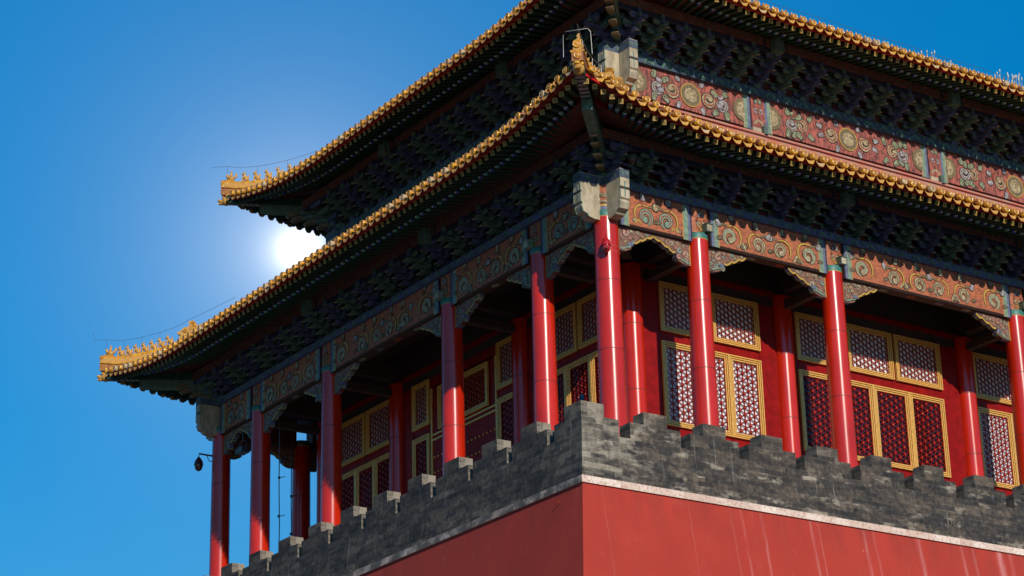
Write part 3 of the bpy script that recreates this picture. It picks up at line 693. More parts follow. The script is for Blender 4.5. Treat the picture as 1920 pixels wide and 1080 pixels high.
# wall timbers: rails, posts, infill
mb = MB()
def rail(fnz): pass
for (z0, z1) in ((FLOOR, FLOOR + .4), (6.735, 7.005), (8.375, 9.75)):
    mb.span((IX, IY, z0), (28, IY + .12, z1), redp if z1 < 9 else grey_pl); mb.span((IX, IY + .121, z0), (IX + .12, 23.4, z1), redp if z1 < 9 else grey_pl)  # top rail takes the shade-dark tone in place of red
for a, b in ((7.4, 8.095), (11.43, 12.71), (18.06, 19.29)): mb.span((a, IY - .015, FLOOR), (b, IY + .11, 8.374), redp)
for a, b in ((7.6, 8.14), (11.46, 12.74), (18.11, 19.17), (22.41, 23.4)): mb.span((IX - .015, a, FLOOR), (IX + .11, b, 8.374), redp)
mb.span((IX - .02, 13.7, 8.1), (IX + .1, 17.15, 8.374), redp)
mb.build('hall_wall', T, (IX, IY, FLOOR))
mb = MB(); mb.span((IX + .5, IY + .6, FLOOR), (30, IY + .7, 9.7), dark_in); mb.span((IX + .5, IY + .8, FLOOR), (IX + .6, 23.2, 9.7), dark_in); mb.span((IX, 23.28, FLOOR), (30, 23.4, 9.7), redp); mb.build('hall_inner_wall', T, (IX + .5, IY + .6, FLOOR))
# horizontal ledger over transoms with a gilt line
mb = MB(); mb.span((IX + .35, IY - .06, 8.66), (28, IY - .002, 8.80), redp); mb.span((IX - .06, IY + .4, 8.66), (IX - .002, 23.2, 8.80), redp); mb.build('wall_ledger', T, (IX, IY, 8.66))
# studded main door on the side
def main_door(y0, y1):
    mb = MB(); mb.span((IX - .01, y0, FLOOR), (IX + .08, y1, 8.05), redp); o = mb.build('studded_door', T, (IX, y0, FLOOR))
    g = MB()
    for z in (4.6, 5.05, 5.5, 5.95):
        for i in range(17): g.ball((IX - .02, y0 + .12 + i * (y1 - y0 - .24) / 16, z), (.03, .035, .035), nail, None, 8, 5)
    g.build('door_studs', o, (IX, y0, 4.6))
    k = MB()
    for z in (6.45, 6.60): k.span((IX - .045, y0, z), (IX - .012, y1, z + .05), gold)
    for y in (y0 - .03, y1 - .03): k.span((IX - .05, y, FLOOR), (IX - .012, y + .06, 8.05), gold)
    k.build('gold_trim', o, (IX, y0, 6.45))
    glazed_panel('transom_window', None, (IX - .03, 16.55, 6.85), qL, 2.3, 1.0, .165, paperg)
main_door(13.75, 17.1)

# ------------------------------------------------------------------ eaves: sides of the two roofs
class Side:
    """u runs along the eave, d inward from the straight eave line"""
    def __init__(s, kind, line, z0, u0, us0, u1, us1, flare, R, Dmax, Dz, pur, pw, umax):
        s.__dict__.update(kind=kind, line=line, z0=z0, u0=u0, us0=us0, u1=u1, us1=us1, flare=flare, R=R, Dmax=Dmax, Dz=Dz, pur=pur, pw=pw, umax=umax)
    def P(s, u, d, z):
        return Vector({'R': (u, s.line + d, z), 'L': (s.line + d, u, z), 'B': (u, s.line - d, z)}[s.kind])
    def dirv(s, du, dd, dz=0): return Vector({'R': (du, dd, dz), 'L': (dd, du, dz), 'B': (du, -dd, dz)}[s.kind])
    def t(s, u):
        a = max(0, min(1, (s.us0 - u) / (s.us0 - s.u0))) if s.u0 is not None else 0
        b = max(0, min(1, (u - s.us1) / (s.u1 - s.us1))) if s.u1 is not None else 0
        return (a, 1) if a >= b else (b, -1)
    def fl(s, u): return s.flare * s.t(u)[0] ** 2
    def rise(s, u): return s.R * s.t(u)[0] ** 2.2
    def depth(s, u):
        d = s.Dmax
        if s.u0 is not None: d = min(d, u - s.u0 - s.fl(u) + .02)
        if s.u1 is not None: d = min(d, s.u1 - u - s.fl(u) + .02)
        return d
    def top(s, u, d):
        q = max(0, d) / s.Dmax; return s.z0 - .06 + s.rise(u) * max(0, 1 - max(0, d) / 4.5) ** 2 + s.Dz * (.74 * q + .26 * q * q)
    def us(s, step, pad=.0):
        a = s.u0; b = s.umax if s.u1 is None else s.u1; n = int((b - a - 2 * pad) / step); st = (b - a - 2 * pad) / n if s.u1 is not None else step
        return [a + pad + st * (i + .5) for i in range(n)]
#            kind line   z0     u0    us0   u1    us1   flare R    Dmax  Dz   purlin wall  umax
LR = Side('R', 3.03, 10.627, 2.20, 7.9, None, None, .40, .64, 5.09, 2.83, 1.62, 2.39, 27)
LL = Side('L', 2.24, 10.627, 2.61, 8.4, 28.9, 23.3, .08, .64, 5.40, 2.83, 1.94, 2.69, 28.9)
LB = Side('B', 28.50, 10.627, 2.16, 7.9, None, None, .40, .64, 4.95, 2.83, 1.48, 2.4, 14)
UR = Side('R', 5.81, 16.42, 5.10, 12.5, None, None, .40, .80, 9.9, 5.4, 1.45, 2.47, 31)
UL = Side('L', 5.33, 16.42, 5.41, 12.5, 26.6, 20.5, .14, .80, 9.9, 5.4, 1.50, 2.47, 26.6)
UB = Side('B', 26.20, 16.42, 5.19, 12.0, None, None, .40, .80, 9.9, 5.4, 1.45, 2.4, 17)

# --- tile protos (origin at the eave, +X outward)
gl_dark = mat('worn_tile_relief', (.46, .27, .10), .55, .5, 40, .8, 60, dark=(.24, .12, .04))
chip = mat('chipped_glaze', (.62, .50, .34), .5, .5, 35, .6, 50, dark=(.42, .24, .06))
def disc_proto(mb, M):
    R = .09; glaze = MATS['chipped_glaze'] if random.random() < .10 else MATS['yellow_glazed_tile']; gl_dark = MATS['chipped_glaze'] if random.random() < .12 else MATS['worn_tile_relief']
    mb.lathe([(R, -.10), (R, 0), (R - .008, .012), (R - .02, .012), (R - .026, .002), (R - .034, .0), (R - .04, .006), (R - .05, .008)], glaze, M, 16)
    mb.lathe([(R - .05, .008), (.018, .016), (.001, .018)], gl_dark, M, 16); mb.lathe([(R - .034, .001), (R - .05, .009)], gl_dark, M, 16)
def tiles_for(side, parent):
    mb = MB(); MX = Matrix.Rotation(rad(90), 4, 'Y')
    for i, u in enumerate(side.us(.34)):
        dp = side.depth(u); f = side.fl(u)
        if dp < .1: continue
        z0 = side.top(u, -f) + .06; t_, sg = side.t(u); jit = random.uniform(-.02, .02); gz_ = chip if random.random() < .08 else glazed
        # barrel tile running up the slope
        n = 3 if dp < 2 else 7; pts = []
        for k in range(n + 1):
            d = -f + (dp + f) * (k / n) ** 1.4; pts.append(side.P(u, d, side.top(u, d) + .055))
        mb.tube(pts, .078, tube_m, 8, True)
        e = side.P(u + jit, -f - .015, z0); M = frameM(e, side.dirv(jit * 2, -1, .03 + jit)) @ MX
        disc_proto(mb, M)
        nb = side.P(u, -f + .14, side.top(u, -f + .14) + .13); mb.lathe([(.024, 0), (.026, .04), (.018, .07), (.001, .08)], glaze, Matrix.Translation(nb), 8)
        # drip tile between this barrel and the next
        um = u + .17; fm = side.fl(um); zc = side.top(um, -fm); ha = .152
        M = frameM(side.P(um, -fm + .01, zc - .012), side.dirv(random.uniform(-.05, .05), -1, .10))
        tp = [(-ha + 2 * ha * k / 8) for k in range(9)]; top = [(.0, y, -.025 - .05 * (1 - (y / ha) ** 2)) for y in tp]; low = [(.02, y * .93, -.040 - .135 * (1 - abs(y / ha) ** 2.6) ** .8 - .018 * abs(math.sin(3 * math.pi * (y / ha) / 2))) for y in tp]
        mb.add(top + low, [(k, k + 1, 10 + k, 9 + k) for k in range(8)], gz_, M)
        mb.add([(a + .006, b, c + .004) for a, b, c in low] + [(a + .004, b * .9, c + .022) for a, b, c in low], [(k, k + 1, 10 + k, 9 + k) for k in range(8)], glaze, M)
        if side.depth(um) > .5:
            bk = [side.P(um + y, -fm + .6, side.top(um, -fm + .6) + .0 - .05 * (1 - (y / ha) ** 2)) for y in tp]; fr = [M @ Vector(v) for v in top]
            mb.add(fr + bk, [(k, k + 1, 10 + k, 9 + k) for k in range(8)], tube_m)
    nm = 'eave_tiles'; o = mb.build(nm, parent, WL[parent.name])
    # roof surface
    mb = MB(); us = []; a = side.u0; b = side.umax if side.u1 is None else side.u1; n = int((b - a) / .5); NV = 8
    for i in range(n + 1):
        u = a + (b - a) * i / n; dp = max(side.depth(u), -side.fl(u) + .02); f = side.fl(u)
        for k in range(NV + 1): d = -f + .05 + (dp + f - .05) * k / NV; mb.v.append(tuple(side.P(u, d, side.top(u, d) - .02)))
    i0 = mb.mi(tube_m)
    for i in range(n):
        for k in range(NV): q = i * (NV + 1) + k; mb.f.append([q, q + 1, q + NV + 2, q + NV + 1]); mb.m.append(i0); mb.smooth.append(True)
    mb.build('roof_slope', parent, WL[parent.name])
# --- rafters
def fret(mb, s, x):
    """square key pattern on a rafter end: gilt field with green strokes"""
    mb.add([(x, -s, -s), (x, s, -s), (x, s, s), (x, -s, s)], [(0, 1, 2, 3)], goldp)
    b = s * .15
    for (y0, z0, y1, z1) in ((-.62, -.62, .62, -.42), (-.62, .42, .62, .62), (-.62, -.2, -.42, .42), (.42, -.42, .62, .2), (-.1, -.2, .1, .2), (-.42, -.1, -.1, .1), (.1, -.1, .42, .1)):
        mb.add([(x + .003, y0 * s, z0 * s), (x + .003, y1 * s, z0 * s), (x + .003, y1 * s, z1 * s), (x + .003, y0 * s, z1 * s)], [(0, 1, 2, 3)], fgreen)
fgreen = mat('dark_green_paint', (.018, .060, .035), .5, .3, 9)
mb = MB(); mb.span((-1.0, -.062, -.062), (0, .062, .062), fgreen); fret(mb, .064, .003); fly_me = mb.mesh('flying_rafter')
dotw = mat('white_dot_paint', (.86, .82, .74), .5, .12, 9)
def round_rafter(cm):
    mb = MB(); M = Matrix.Rotation(rad(90), 4, 'Y')
    mb.lathe([(.062, -1.1), (.062, -.07)], fgreen, M, 12); mb.lathe([(.064, -.07), (.064, 0), (.060, .004)], cm, M, 14)
    T_ = Matrix.Translation((0, 0, .010)) @ M
    mb.lathe([(.060, .004), (.001, .005)], cm, M, 14, False); mb.lathe([(.054, .008), (.001, .009)], dotw, T_, 14, False); mb.lathe([(.018, .012), (.001, .013)], rust, Matrix.Translation((0, 0, .016)) @ M, 10, False); return mb.mesh('round_rafter')
rblue = mat('rafter_blue', (.06, .11, .50), .5, .2, 9); rteal = mat('rafter_teal', (.08, .34, .34), .5, .2, 9)
rr_b, rr_g = round_rafter(rblue), round_rafter(rteal)
FLY, RND = [], []
def rafters_for(side, parent):
    fly, rnd = [], []
    for i, u in enumerate(side.us(.277)):
        if u - side.u0 < .34 or (side.u1 is not None and side.u1 - u < .34): continue
        t_, sg = side.t(u); f = side.fl(u); rs = side.rise(u); fan = rad(44) * t_ ** 1.15
        jt = random.uniform(-.018, .018); din = side.dirv(sg * math.sin(fan) + jt, math.cos(fan), 0)
        if inview(side.P(u, 0, side.z0), 150) or True:
            e = side.P(u, -f + .20, side.z0 - .245 + rs * .93); fly.append((fly_me, frameM(e, -din + Vector((0, 0, -.36 + .12 * t_)))))
            e2 = side.P(u, -f + .20, side.z0 - .06 + rs * .72) + din * .70 + Vector((0, 0, 0)); e2.z = side.z0 - .06 + rs * (.72)
            if side.depth(u) > .75: rnd.append(((rr_b, rr_g)[i % 2], frameM(e2, -din + Vector((0, 0, -.27 + .1 * t_)))))
    return fly, rnd
def boards_for(side, parent):
    """boarding over the rafters, the red fascia strip, and the purlins under them"""
    mb = MB(); a = side.u0 + .02; b = side.umax if side.u1 is None else side.u1 - .02; n = int((b - a) / .35); rows = []
    for i in range(n + 1):
        u = a + (b - a) * i / n; f = side.fl(u); rs = side.rise(u); dp = max(side.depth(u), -f + .1)
        lim = lambda d: min(d, dp)
        row = []
        for d, z in ((.12, -.165 + .93 * rs), (1.0, .115 + .80 * rs), (1.01, .02 + .70 * rs), (side.pur + .05, .17 + .50 * rs), (side.pw + 1.2, .50 + .15 * rs)):
            dd = lim(-f + d); row.append(tuple(side.P(u, dd, side.z0 + z)))
        rows.append(row)
    for i in range(n):
        for k in range(4): mb.add([rows[i][k], rows[i][k + 1], rows[i + 1][k + 1], rows[i + 1][k]], [(0, 1, 2, 3)], brown if k != 1 else redd)
    mb.build('roof_boarding', parent, WL[parent.name])
    mb = MB(); prof = ((.17, -.09), (.19, -.165), (.23, -.175), (.23, -.06), (.17, -.05))
    rows = []
    for i in range(n + 1):
        u = a + (b - a) * i / n; f = side.fl(u); rs = side.rise(u); rows.append([tuple(side.P(u, -f + d - .035, side.z0 + z + rs * .95 + .012)) for d, z in prof])
    for i in range(n):
        for k in range(5): mb.add([rows[i][k], rows[i][(k + 1) % 5], rows[i + 1][(k + 1) % 5], rows[i + 1][k]], [(0, 1, 2, 3)], redf)
    # wedge-shaped gap blocks under the tiles
    mb.build('eave_fascia', parent, WL[parent.name])
redf = mat('bright_red_fascia', (.62, .012, .010), .45, .25, 10)
tips = {}
LROOF = link('lower_roof', None, T, (DX, DY, 10.4)); UROOF = link('upper_roof', None, T, (UX, UY, 16.0))
allf, allr = [], []
for roof, sides in ((LROOF, (LR, LL, LB)), (UROOF, (UR, UL, UB))):
    for s in sides:
        tiles_for(s, roof); boards_for(s, roof); f_, r_ = rafters_for(s, roof); allf += [(roof, x) for x in f_]; allr += [(roof, x) for x in r_]
def capped(name, lst, cap):
    def key(it):
        q = it[1][1].translation; return (0 if inview(q, 30) else 1, (q - CAMPOS).length)
    lst = sorted(lst, key=key)
    for roof in (LROOF, UROOF):
        k = [x for i, (r, x) in enumerate(lst) if r is roof and i < cap]; rest = [x for i, (r, x) in enumerate(lst) if r is roof and i >= cap]
        kk = len(k); repeats_fixed(name, k, rest, roof)
def repeats_fixed(name, keep, rest, parent):
    for me, M in keep: link(name, me, parent, M.translation, M.to_quaternion())
    if rest:
        mb = MB()
        for me, M in rest:
            base = len(mb.v); mb.v += [tuple(M @ v.co) for v in me.vertices]
            for pz in me.polygons:
                mb.f.append([base + i for i in pz.vertices]); mb.m.append(mb.mi(me.materials[pz.material_index])); mb.smooth.append(pz.use_smooth)
        tag(mb.build(name + '_row', parent, WL[parent.name]), kind='stuff')
capped('flying_rafter', allf, 100); capped('round_rafter', allr, 100)

# --- purlins and boards under the eaves
def purlin(fn, a, b, z0, depth, posts, nm='eave_purlin'):
    """painted purlin with a dark blue board below; depth outward from the wall plane"""
    mb = MB(); mb.span(fn(a, z0 + .02, depth - .16), fn(b, z0 + .27, depth), dkred); mb.span(fn(a, z0 - .10, depth - .13), fn(b, z0 + .018, depth - .03), dblue)
    f2 = lambda u, z, o: fn(u, z, o + depth); L = b - a; k = int(L / .26)
    for i in range(k):
        u = a + (i + .5) * L / k
        if (i // 6) % 2: scroll(mb, f2, u, z0 + .14 + .02 * (-1) ** i, .072, (-1) ** i, rad(-40), 1.3, olive, rust, .003, .3)
        else: cloud(mb, f2, u, z0 + .14, .06, .3 * (-1) ** i, olive, .003)
    for u in posts:
        mb.span(fn(u - .45, z0 + .015, depth + .002), fn(u - .36, z0 + .275, depth + .012), bluel if False else dblue); mb.span(fn(u + .36, z0 + .015, depth + .002), fn(u + .45, z0 + .275, depth + .012), dblue)
        mb.box(fn(u, z0 + .07, depth + .02), (.34, .34, .42) if True else 0, green)
    mb.build(nm, T, fn(a, z0, depth))
PR, PL = .77, .75
fUR, fUL, fUB = FR(UY), FL(UX), FB(23.4)
purlin(fnR, DX - PL, 27, 10.52, PR, COLX[2:4]); purlin(fnL, DY - PR + .17, COLY[5] + .8, 10.52, PL, COLY[2:4]); purlin(fnB, DX - .6, 14, 10.52, .75, [])
purlin(fUR, UX - .95, 31, 16.20, .98, [12.6, 19.4]); purlin(fUL, UY - .8, 24.3, 16.20, .95, [12.5, 18.99]); purlin(fUB, UX - .8, 16, 16.20, .95, [])

# --- bracket sets
def bracket_mesh(main, other, P, steps, H):
    """dougong: base block, crossing arms with blocks, and beak ends stepping outward (+X)"""
    mb = MB(); mb.box((0, 0, .065), (.22, .22, .13), other, None, .0); mb.box((0, 0, .02), (.18, .18, .06), other, None, .25)
    lv = (H - .14) / (steps + 1)
    def arm(o, z, l):
        h = lv * .72; a = l / 2; pr = [(-a, h), (a, h), (a, h * .55), (a * .86, h * .2), (a * .66, 0), (-a * .66, 0), (-a * .86, h * .2), (-a, h * .55)]
        mb.prism(pr, o - .038, o + .038, lambda px, py, d: (d, px, z + py), main)
        mb.ribbon([(x, y) for x, y in pr[2:]], .022, lambda x, y, oo: (o + .040, x, z + y + .008), 0, edge_of[main])
        for y in (-a + .055, 0, a - .055): mb.box((o, y, z + h + lv * .16), (.105, .105, lv * .34), other, None, .12)
    for j in range(steps + 1):
        o = P * j / steps; z = .12 + lv * j
        if j < steps or True: arm(o, z, .52 if j else .56)
        if 0 < j < steps: arm(o, z + lv, .70)
    for l in range(1, steps + 1):
        o = P * l / steps; z = .12 + lv * (l - 1); h = lv * .8
        mb.span((-.08, -.04, z), (o + .06, .04, z + h), main)
        # drooping beak
        q = [(o + .02, z + h * .95), (o + .20, z + h * .52), (o + .30, z - h * .28), (o + .26, z - h * .38), (o + .10, z - h * .02), (o + .02, z)]
        for i in range(len(q)):
            pass
        wv = [.055, .062, .040, .034, .050, .05]
        vs = [(x, -w_, y) for (x, y), w_ in zip(q, wv)] + [(x, w_, y) for (x, y), w_ in zip(q, wv)]; n = len(q)
        mb.add(vs, [tuple(range(n)), tuple(range(2 * n - 1, n - 1, -1))], main); mb.add(vs, [(i, (i + 1) % n, n + (i + 1) % n, n + i) for i in range(n) if i != 2], main)
        mb.add([vs[2], vs[3], vs[n + 3], vs[n + 2]], [(0, 1, 2, 3)], cream)
        mb.ribbon([(x, y) for x, y in q[:4]], .02, lambda x, y, oo: (x, .064, y), 0, edge_of[main]); mb.ribbon([(x, y) for x, y in q[:4]], .02, lambda x, y, oo: (x, -.064, y), 0, edge_of[main])
    z = .12 + lv * steps; mb.span((-.08, -.04, z), (P + .16, .04, z + lv * .7), other); mb.span((P + .02, -.045, z + lv * .7), (P + .14, .045, z + lv * 1.5), main)
    return mb.mesh('bracket_set')
edge_of = {blue: bluel, green: greenl}
lowB = bracket_mesh(blue, green, .66, 3, .74), bracket_mesh(green, blue, .66, 3, .74)
upB = bracket_mesh(blue, green, .86, 3, .80), bracket_mesh(green, blue, .86, 3, .80)
ANG = {'R': rad(-90), 'L': rad(180), 'B': rad(90)}
items = []
def row(kind, fn, posts, sp, z, protos):
    k = 0
    for a, b in zip(posts[:-1], posts[1:]):
        n = max(1, round((b - a) / sp))
        for i in range(n):
            u = a + (b - a) * i / n; M = rotz(ANG[kind]); M.translation = Vector(fn(u, z, 0)); items.append((protos[k % 2], M)); k += 1
row('R', fnR, COLX, .87, 9.752, lowB); row('L', fnL, COLY, .87, 9.752, lowB); row('B', fnB, COLX[:3], .9, 9.752, lowB)
row('R', fUR, [UX, 12.6, 19.4, 26.2], .85, 15.352, upB); row('L', fUL, [UY, 12.5, 18.99, 23.4], .85, 15.352, upB); row('B', fUB, [UX, 12.5], .85, 15.352, upB)
repeats('bracket_set', items, T, 100)
# continuous ties between the sets and the board behind them
def ties(fn, a, b, z, P, H, dep):
    mb = MB(); mb.span(fn(a, z, -.13), fn(b, z + H + .25, -.05), brown)
    for j in range(4):
        o = P * j / 3; zz = z + .14 + (H - .14) / 4 * (j + .72); mb.span(fn(a - o, zz + .05, o - .03), fn(b + (o if dep else 0), zz + .11, o + .03), (green, blue)[j % 2])
    # cloud-edged panels on the backing board
    n = int((b - a) / .87)
    for i in range(n):
        u = a + (i + .5) * .87; f2 = lambda x, y, o: fn(x, y, o - .05); mb.ribbon([(u - .33, z + .02), (u - .28, z + .14), (u - .16, z + .22), (u - .08, z + .34), (u, z + .40), (u + .08, z + .34), (u + .16, z + .22), (u + .28, z + .14), (u + .33, z + .02)], .035, f2, .01, greenl)
    mb.build('bracket_ties', T, fn(a, z, 0))
ties(fnR, DX, 27, 9.752, .66, .74, False); ties(fnL, DY, COLY[5], 9.752, .66, .74, True); ties(fnB, DX, 14, 9.752, .66, .74, False)
ties(fUR, UX, 31, 15.352, .86, .80, False); ties(fUL, UY, 23.4, 15.352, .86, .80, True); ties(fUB, UX, 16, 15.352, .86, .8, False)
# corner bracket clusters with their diagonal noses
def corner_brackets(x, y, z, dx, dy, P, H):
    mb = MB(); M0 = frameM((x, y, z), (dx, dy, 0)); lv = (H - .14) / 4; k = 1.414
    mb.box((0, 0, .07), (.32, .32, .14), green, M0)
    for l in range(1, 5):
        o = P * min(l, 3.4) / 3 * k; zz = .12 + lv * (l - 1); h = lv * .8
        mb.box((o / 2, 0, zz + h / 2), (o + .1, .15, h), green, M0)
        q = [(o, zz + h), (o + .26, zz + h * .7), (o + .40, zz - h * .1), (o + .34, zz - h * .35), (o + .12, zz - .01), (o, zz)]
        for sgn in (1,): mb.prism(q, -.10, .10, lambda px, py, d: tuple(M0 @ Vector((px, d, py))), olive, [greenl, olive, cream, olive, olive, green])
        mb.box((o * .8, 0, zz + h * 1.1), (.16, .2, h * .5), blue, M0)
    for a in (0, 1):
        for j in range(1, 4):
            o = P * j / 3; p_ = (x + dx * o, y, z + .12 + lv * j) if a else (x, y + dy * o, z + .12 + lv * j)
            mb.box((p_[0], p_[1], p_[2] + lv * .4), (.1, .62, lv * .7) if a else (.62, .1, lv * .7), (green, blue)[j % 2])
    mb.build('corner_bracket_cluster', T, (x, y, z))
corner_brackets(DX, DY, 9.79, -1, -1, .72, .74); corner_brackets(UX, UY, 15.39, -1, -1, .9, .8); corner_brackets(DX, COLY[5], 9.79, -1, 1, .72, .74); corner_brackets(UX, 23.4, 15.39, -1, 1, .9, .8)

# --- upper storey: painted frieze, band, heads
def frieze(fn, a, b):
    z0, z1 = 14.10, 15.09; mb = MB(); mb.span(fn(a, z0, -.2), fn(b, z1, .0), pinkr); f2 = fn; zc = (z0 + z1) / 2 - .02; c = (a + b) / 2
    for e, s in ((a, 1), (b, -1)):
        x = e
        for wd, mt in ((.03, dblue), (.09, bluel), (.11, greenl), (.05, cream)):
            lo, hi = sorted((x, x + s * wd)); mb.span(fn(lo, z0 - .05, -.01), fn(hi, z1 - .004, .012 + .004 * (mt is greenl)), mt); x += s * wd
        hc = [(x + s * .36 * math.sin(math.pi * i / 12), zc - .36 * math.cos(math.pi * i / 12)) for i in range(13)]; mb.poly(hc, f2, .024, olive)
        mb.poly([(x + s * .25 * math.sin(math.pi * i / 12), zc - .25 * math.cos(math.pi * i / 12)) for i in range(13)], f2, .026, cream)
        scroll(mb, f2, x + s * .72, zc - .02, .24, -s, rad(160), 1.5, white_l, olive, .004, .32)
        for du, dz, an in ((.62, .32, 80), (.98, .24, 30), (.60, -.30, 260), (.98, -.30, 320)): cloud(mb, f2, x + s * du, zc + dz, .12, rad(an) if s > 0 else rad(180 - an), celad, .006)
        stem(mb, f2, [(x + s * u_, zc + v_) for u_, v_ in ((.78, .20), (.86, .30), (.98, .30))], .05, rust)
    cs = [c] if b - a < 5 else [c - .0]
    for c in cs:
        mb.poly(disc(c, zc, .35), f2, .024, olive); mb.poly(disc(c, zc, .24), f2, .0255, ink); mb.poly(disc(c, zc, .225), f2, .027, cream); mb.ribbon(disc(c, zc, .345), .03, f2, .0255, goldp, True)
        for s in (-1, 1):
            scroll(mb, f2, c + s * .62, zc + .02, .26, -s, rad(170), 1.5, cream, rust, .009, .34); stem(mb, f2, [(c + s * .86, zc - .05), (c + s * .93, zc + .12), (c + s * .84, zc + .28)], .05, rust, .006)
            for du, dz, an in ((.42, .40, 70), (.42, -.36, 290), (1.06, .18, 20), (1.02, -.08, 340)): cloud(mb, f2, c + s * du, zc + dz, .10, rad(an) if s > 0 else rad(180 - an), white_l, .006)
    if b - a > 5:
        for s in (-1, 1):
            u = c + s * 1.75; scroll(mb, f2, u, zc, .24, s, rad(20), 1.5, cream, rust, .004, .34)
            for du, dz, an in ((-.3, .25, 120), (.3, .28, 60), (.3, -.25, 320), (-.28, -.3, 230)): cloud(mb, f2, u + du, zc + dz, .11, rad(an), celad, .006)
    mb.build('painted_frieze', T, fn(a, z0, 0))
def frieze_post(fn, u):
    mb = MB(); mb.span(fn(u - .24, 14.05, -.2), fn(u + .24, 15.09, .05), pinkr); f2 = lambda a, b, o: fn(a, b, o + .05)
    for s in (-1, 1): scroll(mb, f2, u + s * .09, 14.66, .10, s, rad(200), 1.2, white_l, rust, .004, .34); cloud(mb, f2, u + s * .07, 14.92, .06, rad(90), greenl, .006)
    mb.ribbon(arcp(u, 14.20, .15, 0, math.pi), .07, f2, .004, cream); mb.span(fn(u - .26, 13.86, -.1), fn(u + .26, 14.10, .09), bone)
    mb.box(fn(u + .10, 14.0, .16), (.12, .12, .30), greyb); mb.build('frieze_post', T, fn(u, 14.05, 0))
ups = [UX + .1, 12.36, 12.84, 19.16, 19.64, 26.0]
for a, b in ((UX + .24, 12.36), (12.84, 19.16), (19.64, 25.9)): frieze(fUR, a, b)
for a, b in ((UY + .24, 12.26), (12.74, 18.75), (19.23, 23.2)): frieze(fUL, a, b)
for u in (12.6, 19.4): frieze_post(fUR, u)
for u in (12.5, 18.99): frieze_post(fUL, u)
band(fUR, UX - .02, 31, 15.092, 15.35, .12, mat('shaded_slate_blue', (.050, .085, .14), .6, .4, 7), mat('shaded_green', (.085, .20, .155), .6, .4, 7), .62)  # greyer, darker band colours: the shade under the upper eave painted in
band(fUL, UY + .2, 23.4, 15.092, 15.348, .12, MATS['shaded_slate_blue'], MATS['shaded_green'], .62); band(fUB, UX, 16, 15.092, 15.35, .12, MATS['shaded_slate_blue'], MATS['shaded_green'], .62)
corner_head(fUR, UX + .1, -1, 14.12, 15.42, .72); corner_head(fUL, UY + .1, -1, 14.12, 15.415, .72); corner_head(fUL, 23.4, 1, 14.12, 15.415, .72)
mb = MB(); mb.lathe([(.26, 13.9), (.26, 15.1)], pinkr, Matrix.Translation((UX + .08, UY + .08, 0)), 20); mb.build('upper_corner_post', T, (UX, UY, 13.9))
# red skirting board where the lower roof meets the upper wall
mb = MB(); sk = mat('worn_red_ridge_board', (.50, .12, .085), .65, .6, 5, .2, 40, dark=(.40, .25, .19), stretch=(.35, .35, 3))
mb.span((UX - .12, UY - .16, 13.0), (31, UY - .0, 13.84), sk); mb.span((UX - .12, UY - .22, 13.84), (31, UY, 13.90), sk); mb.span((UX - .12, UY + .001, 13.0), (UX, 23.4, 13.86), sk); mb.span((UX, 23.4, 13), (30, 23.5, 13.86), sk)
mb.build('roof_skirting', T, (UX, UY, 13))
mb = MB(); mb.span((UX + .01, UY + .202, 9.9), (40, 23.39, 16.6), dark_in); mb.build('upper_wall', T, (UX, UY, 10))

# --- hips, ridge beasts, corner beams
def beast_mesh(kind):
    mb = MB(); g = glazed
    mb.ball((0, 0, .10), (.075, .055, .10), g); mb.ball((.05, 0, .17), (.05, .045, .09), g); mb.ball((.085, 0, .275), (.055, .042, .05), g)
    mb.ball((.135, 0, .262), (.032, .026, .026), g); mb.ball((-.075, 0, .16), (.026, .022, .09), g)
    for s in (-1, 1):
        mb.tube([(.10, s * .03, .18), (.115, s * .034, .08), (.125, s * .034, .0)], [.026, .02, .024], g, 7); mb.ball((-.02, s * .05, .06), (.07, .028, .06), g)
        mb.tube([(.07, s * .028, .31), (.055, s * .034, .345), (.03, s * .03, .36)], [.018, .012, .004], g, 6)
    mb.span((-.13, -.06, -.03), (.16, .06, .002), glaze); return mb.mesh('ridge_beast')
def rider_mesh():
    mb = MB(); g = glazed; mb.ball((0, 0, .10), (.14, .055, .075), g); mb.ball((.13, 0, .19), (.05, .035, .055), g); mb.tube([(.10, 0, .12), (.13, 0, .2)], [.045, .03], g, 8); mb.tube([(-.12, 0, .12), (-.19, 0, .22), (-.17, 0, .3)], [.05, .04, .01], g, 8)
    mb.ball((0, 0, .22), (.05, .05, .09), g); mb.ball((0, 0, .33), (.032, .032, .038), g)
    for s in (-1, 1): mb.tube([(0, s * .05, .17), (.05, s * .07, .1)], [.03, .02], g, 6)
    mb.span((-.15, -.06, -.03), (.16, .06, .03), glaze); return mb.mesh('ridge_beast')
def dragon_mesh():
    mb = MB(); g = glazed
    pts = [(-.34, -.02), (-.36, .22), (-.30, .40), (-.20, .52), (-.08, .50), (-.12, .40), (-.02, .36), (.10, .40), (.22, .33), (.34, .35), (.36, .27), (.26, .20), (.36, .14), (.30, .05), (.16, .04), (.14, -.02)]
    mb.prism(pts, -.10, .10, lambda a, b, d: (a, d, b), g)
    for s in (-1, 1):
        f = lambda a, b, o, s=s: (a, s * (.10 + o), b)
        for (cu, cz, r) in ((-.2, .22, .13), (.08, .26, .08), (-.24, .42, .07)):
            p_ = spiral(cu, cz, r, 1, 0, 1.5); mb.tube([f(a, b, .012) for a, b in p_], .018, glaze, 5)
        mb.ball((.13, s * .11, .30), (.035, .03, .03), g)
    return mb.mesh('ridge_dragon')
be, ri, dr = beast_mesh(0), rider_mesh(), dragon_mesh()
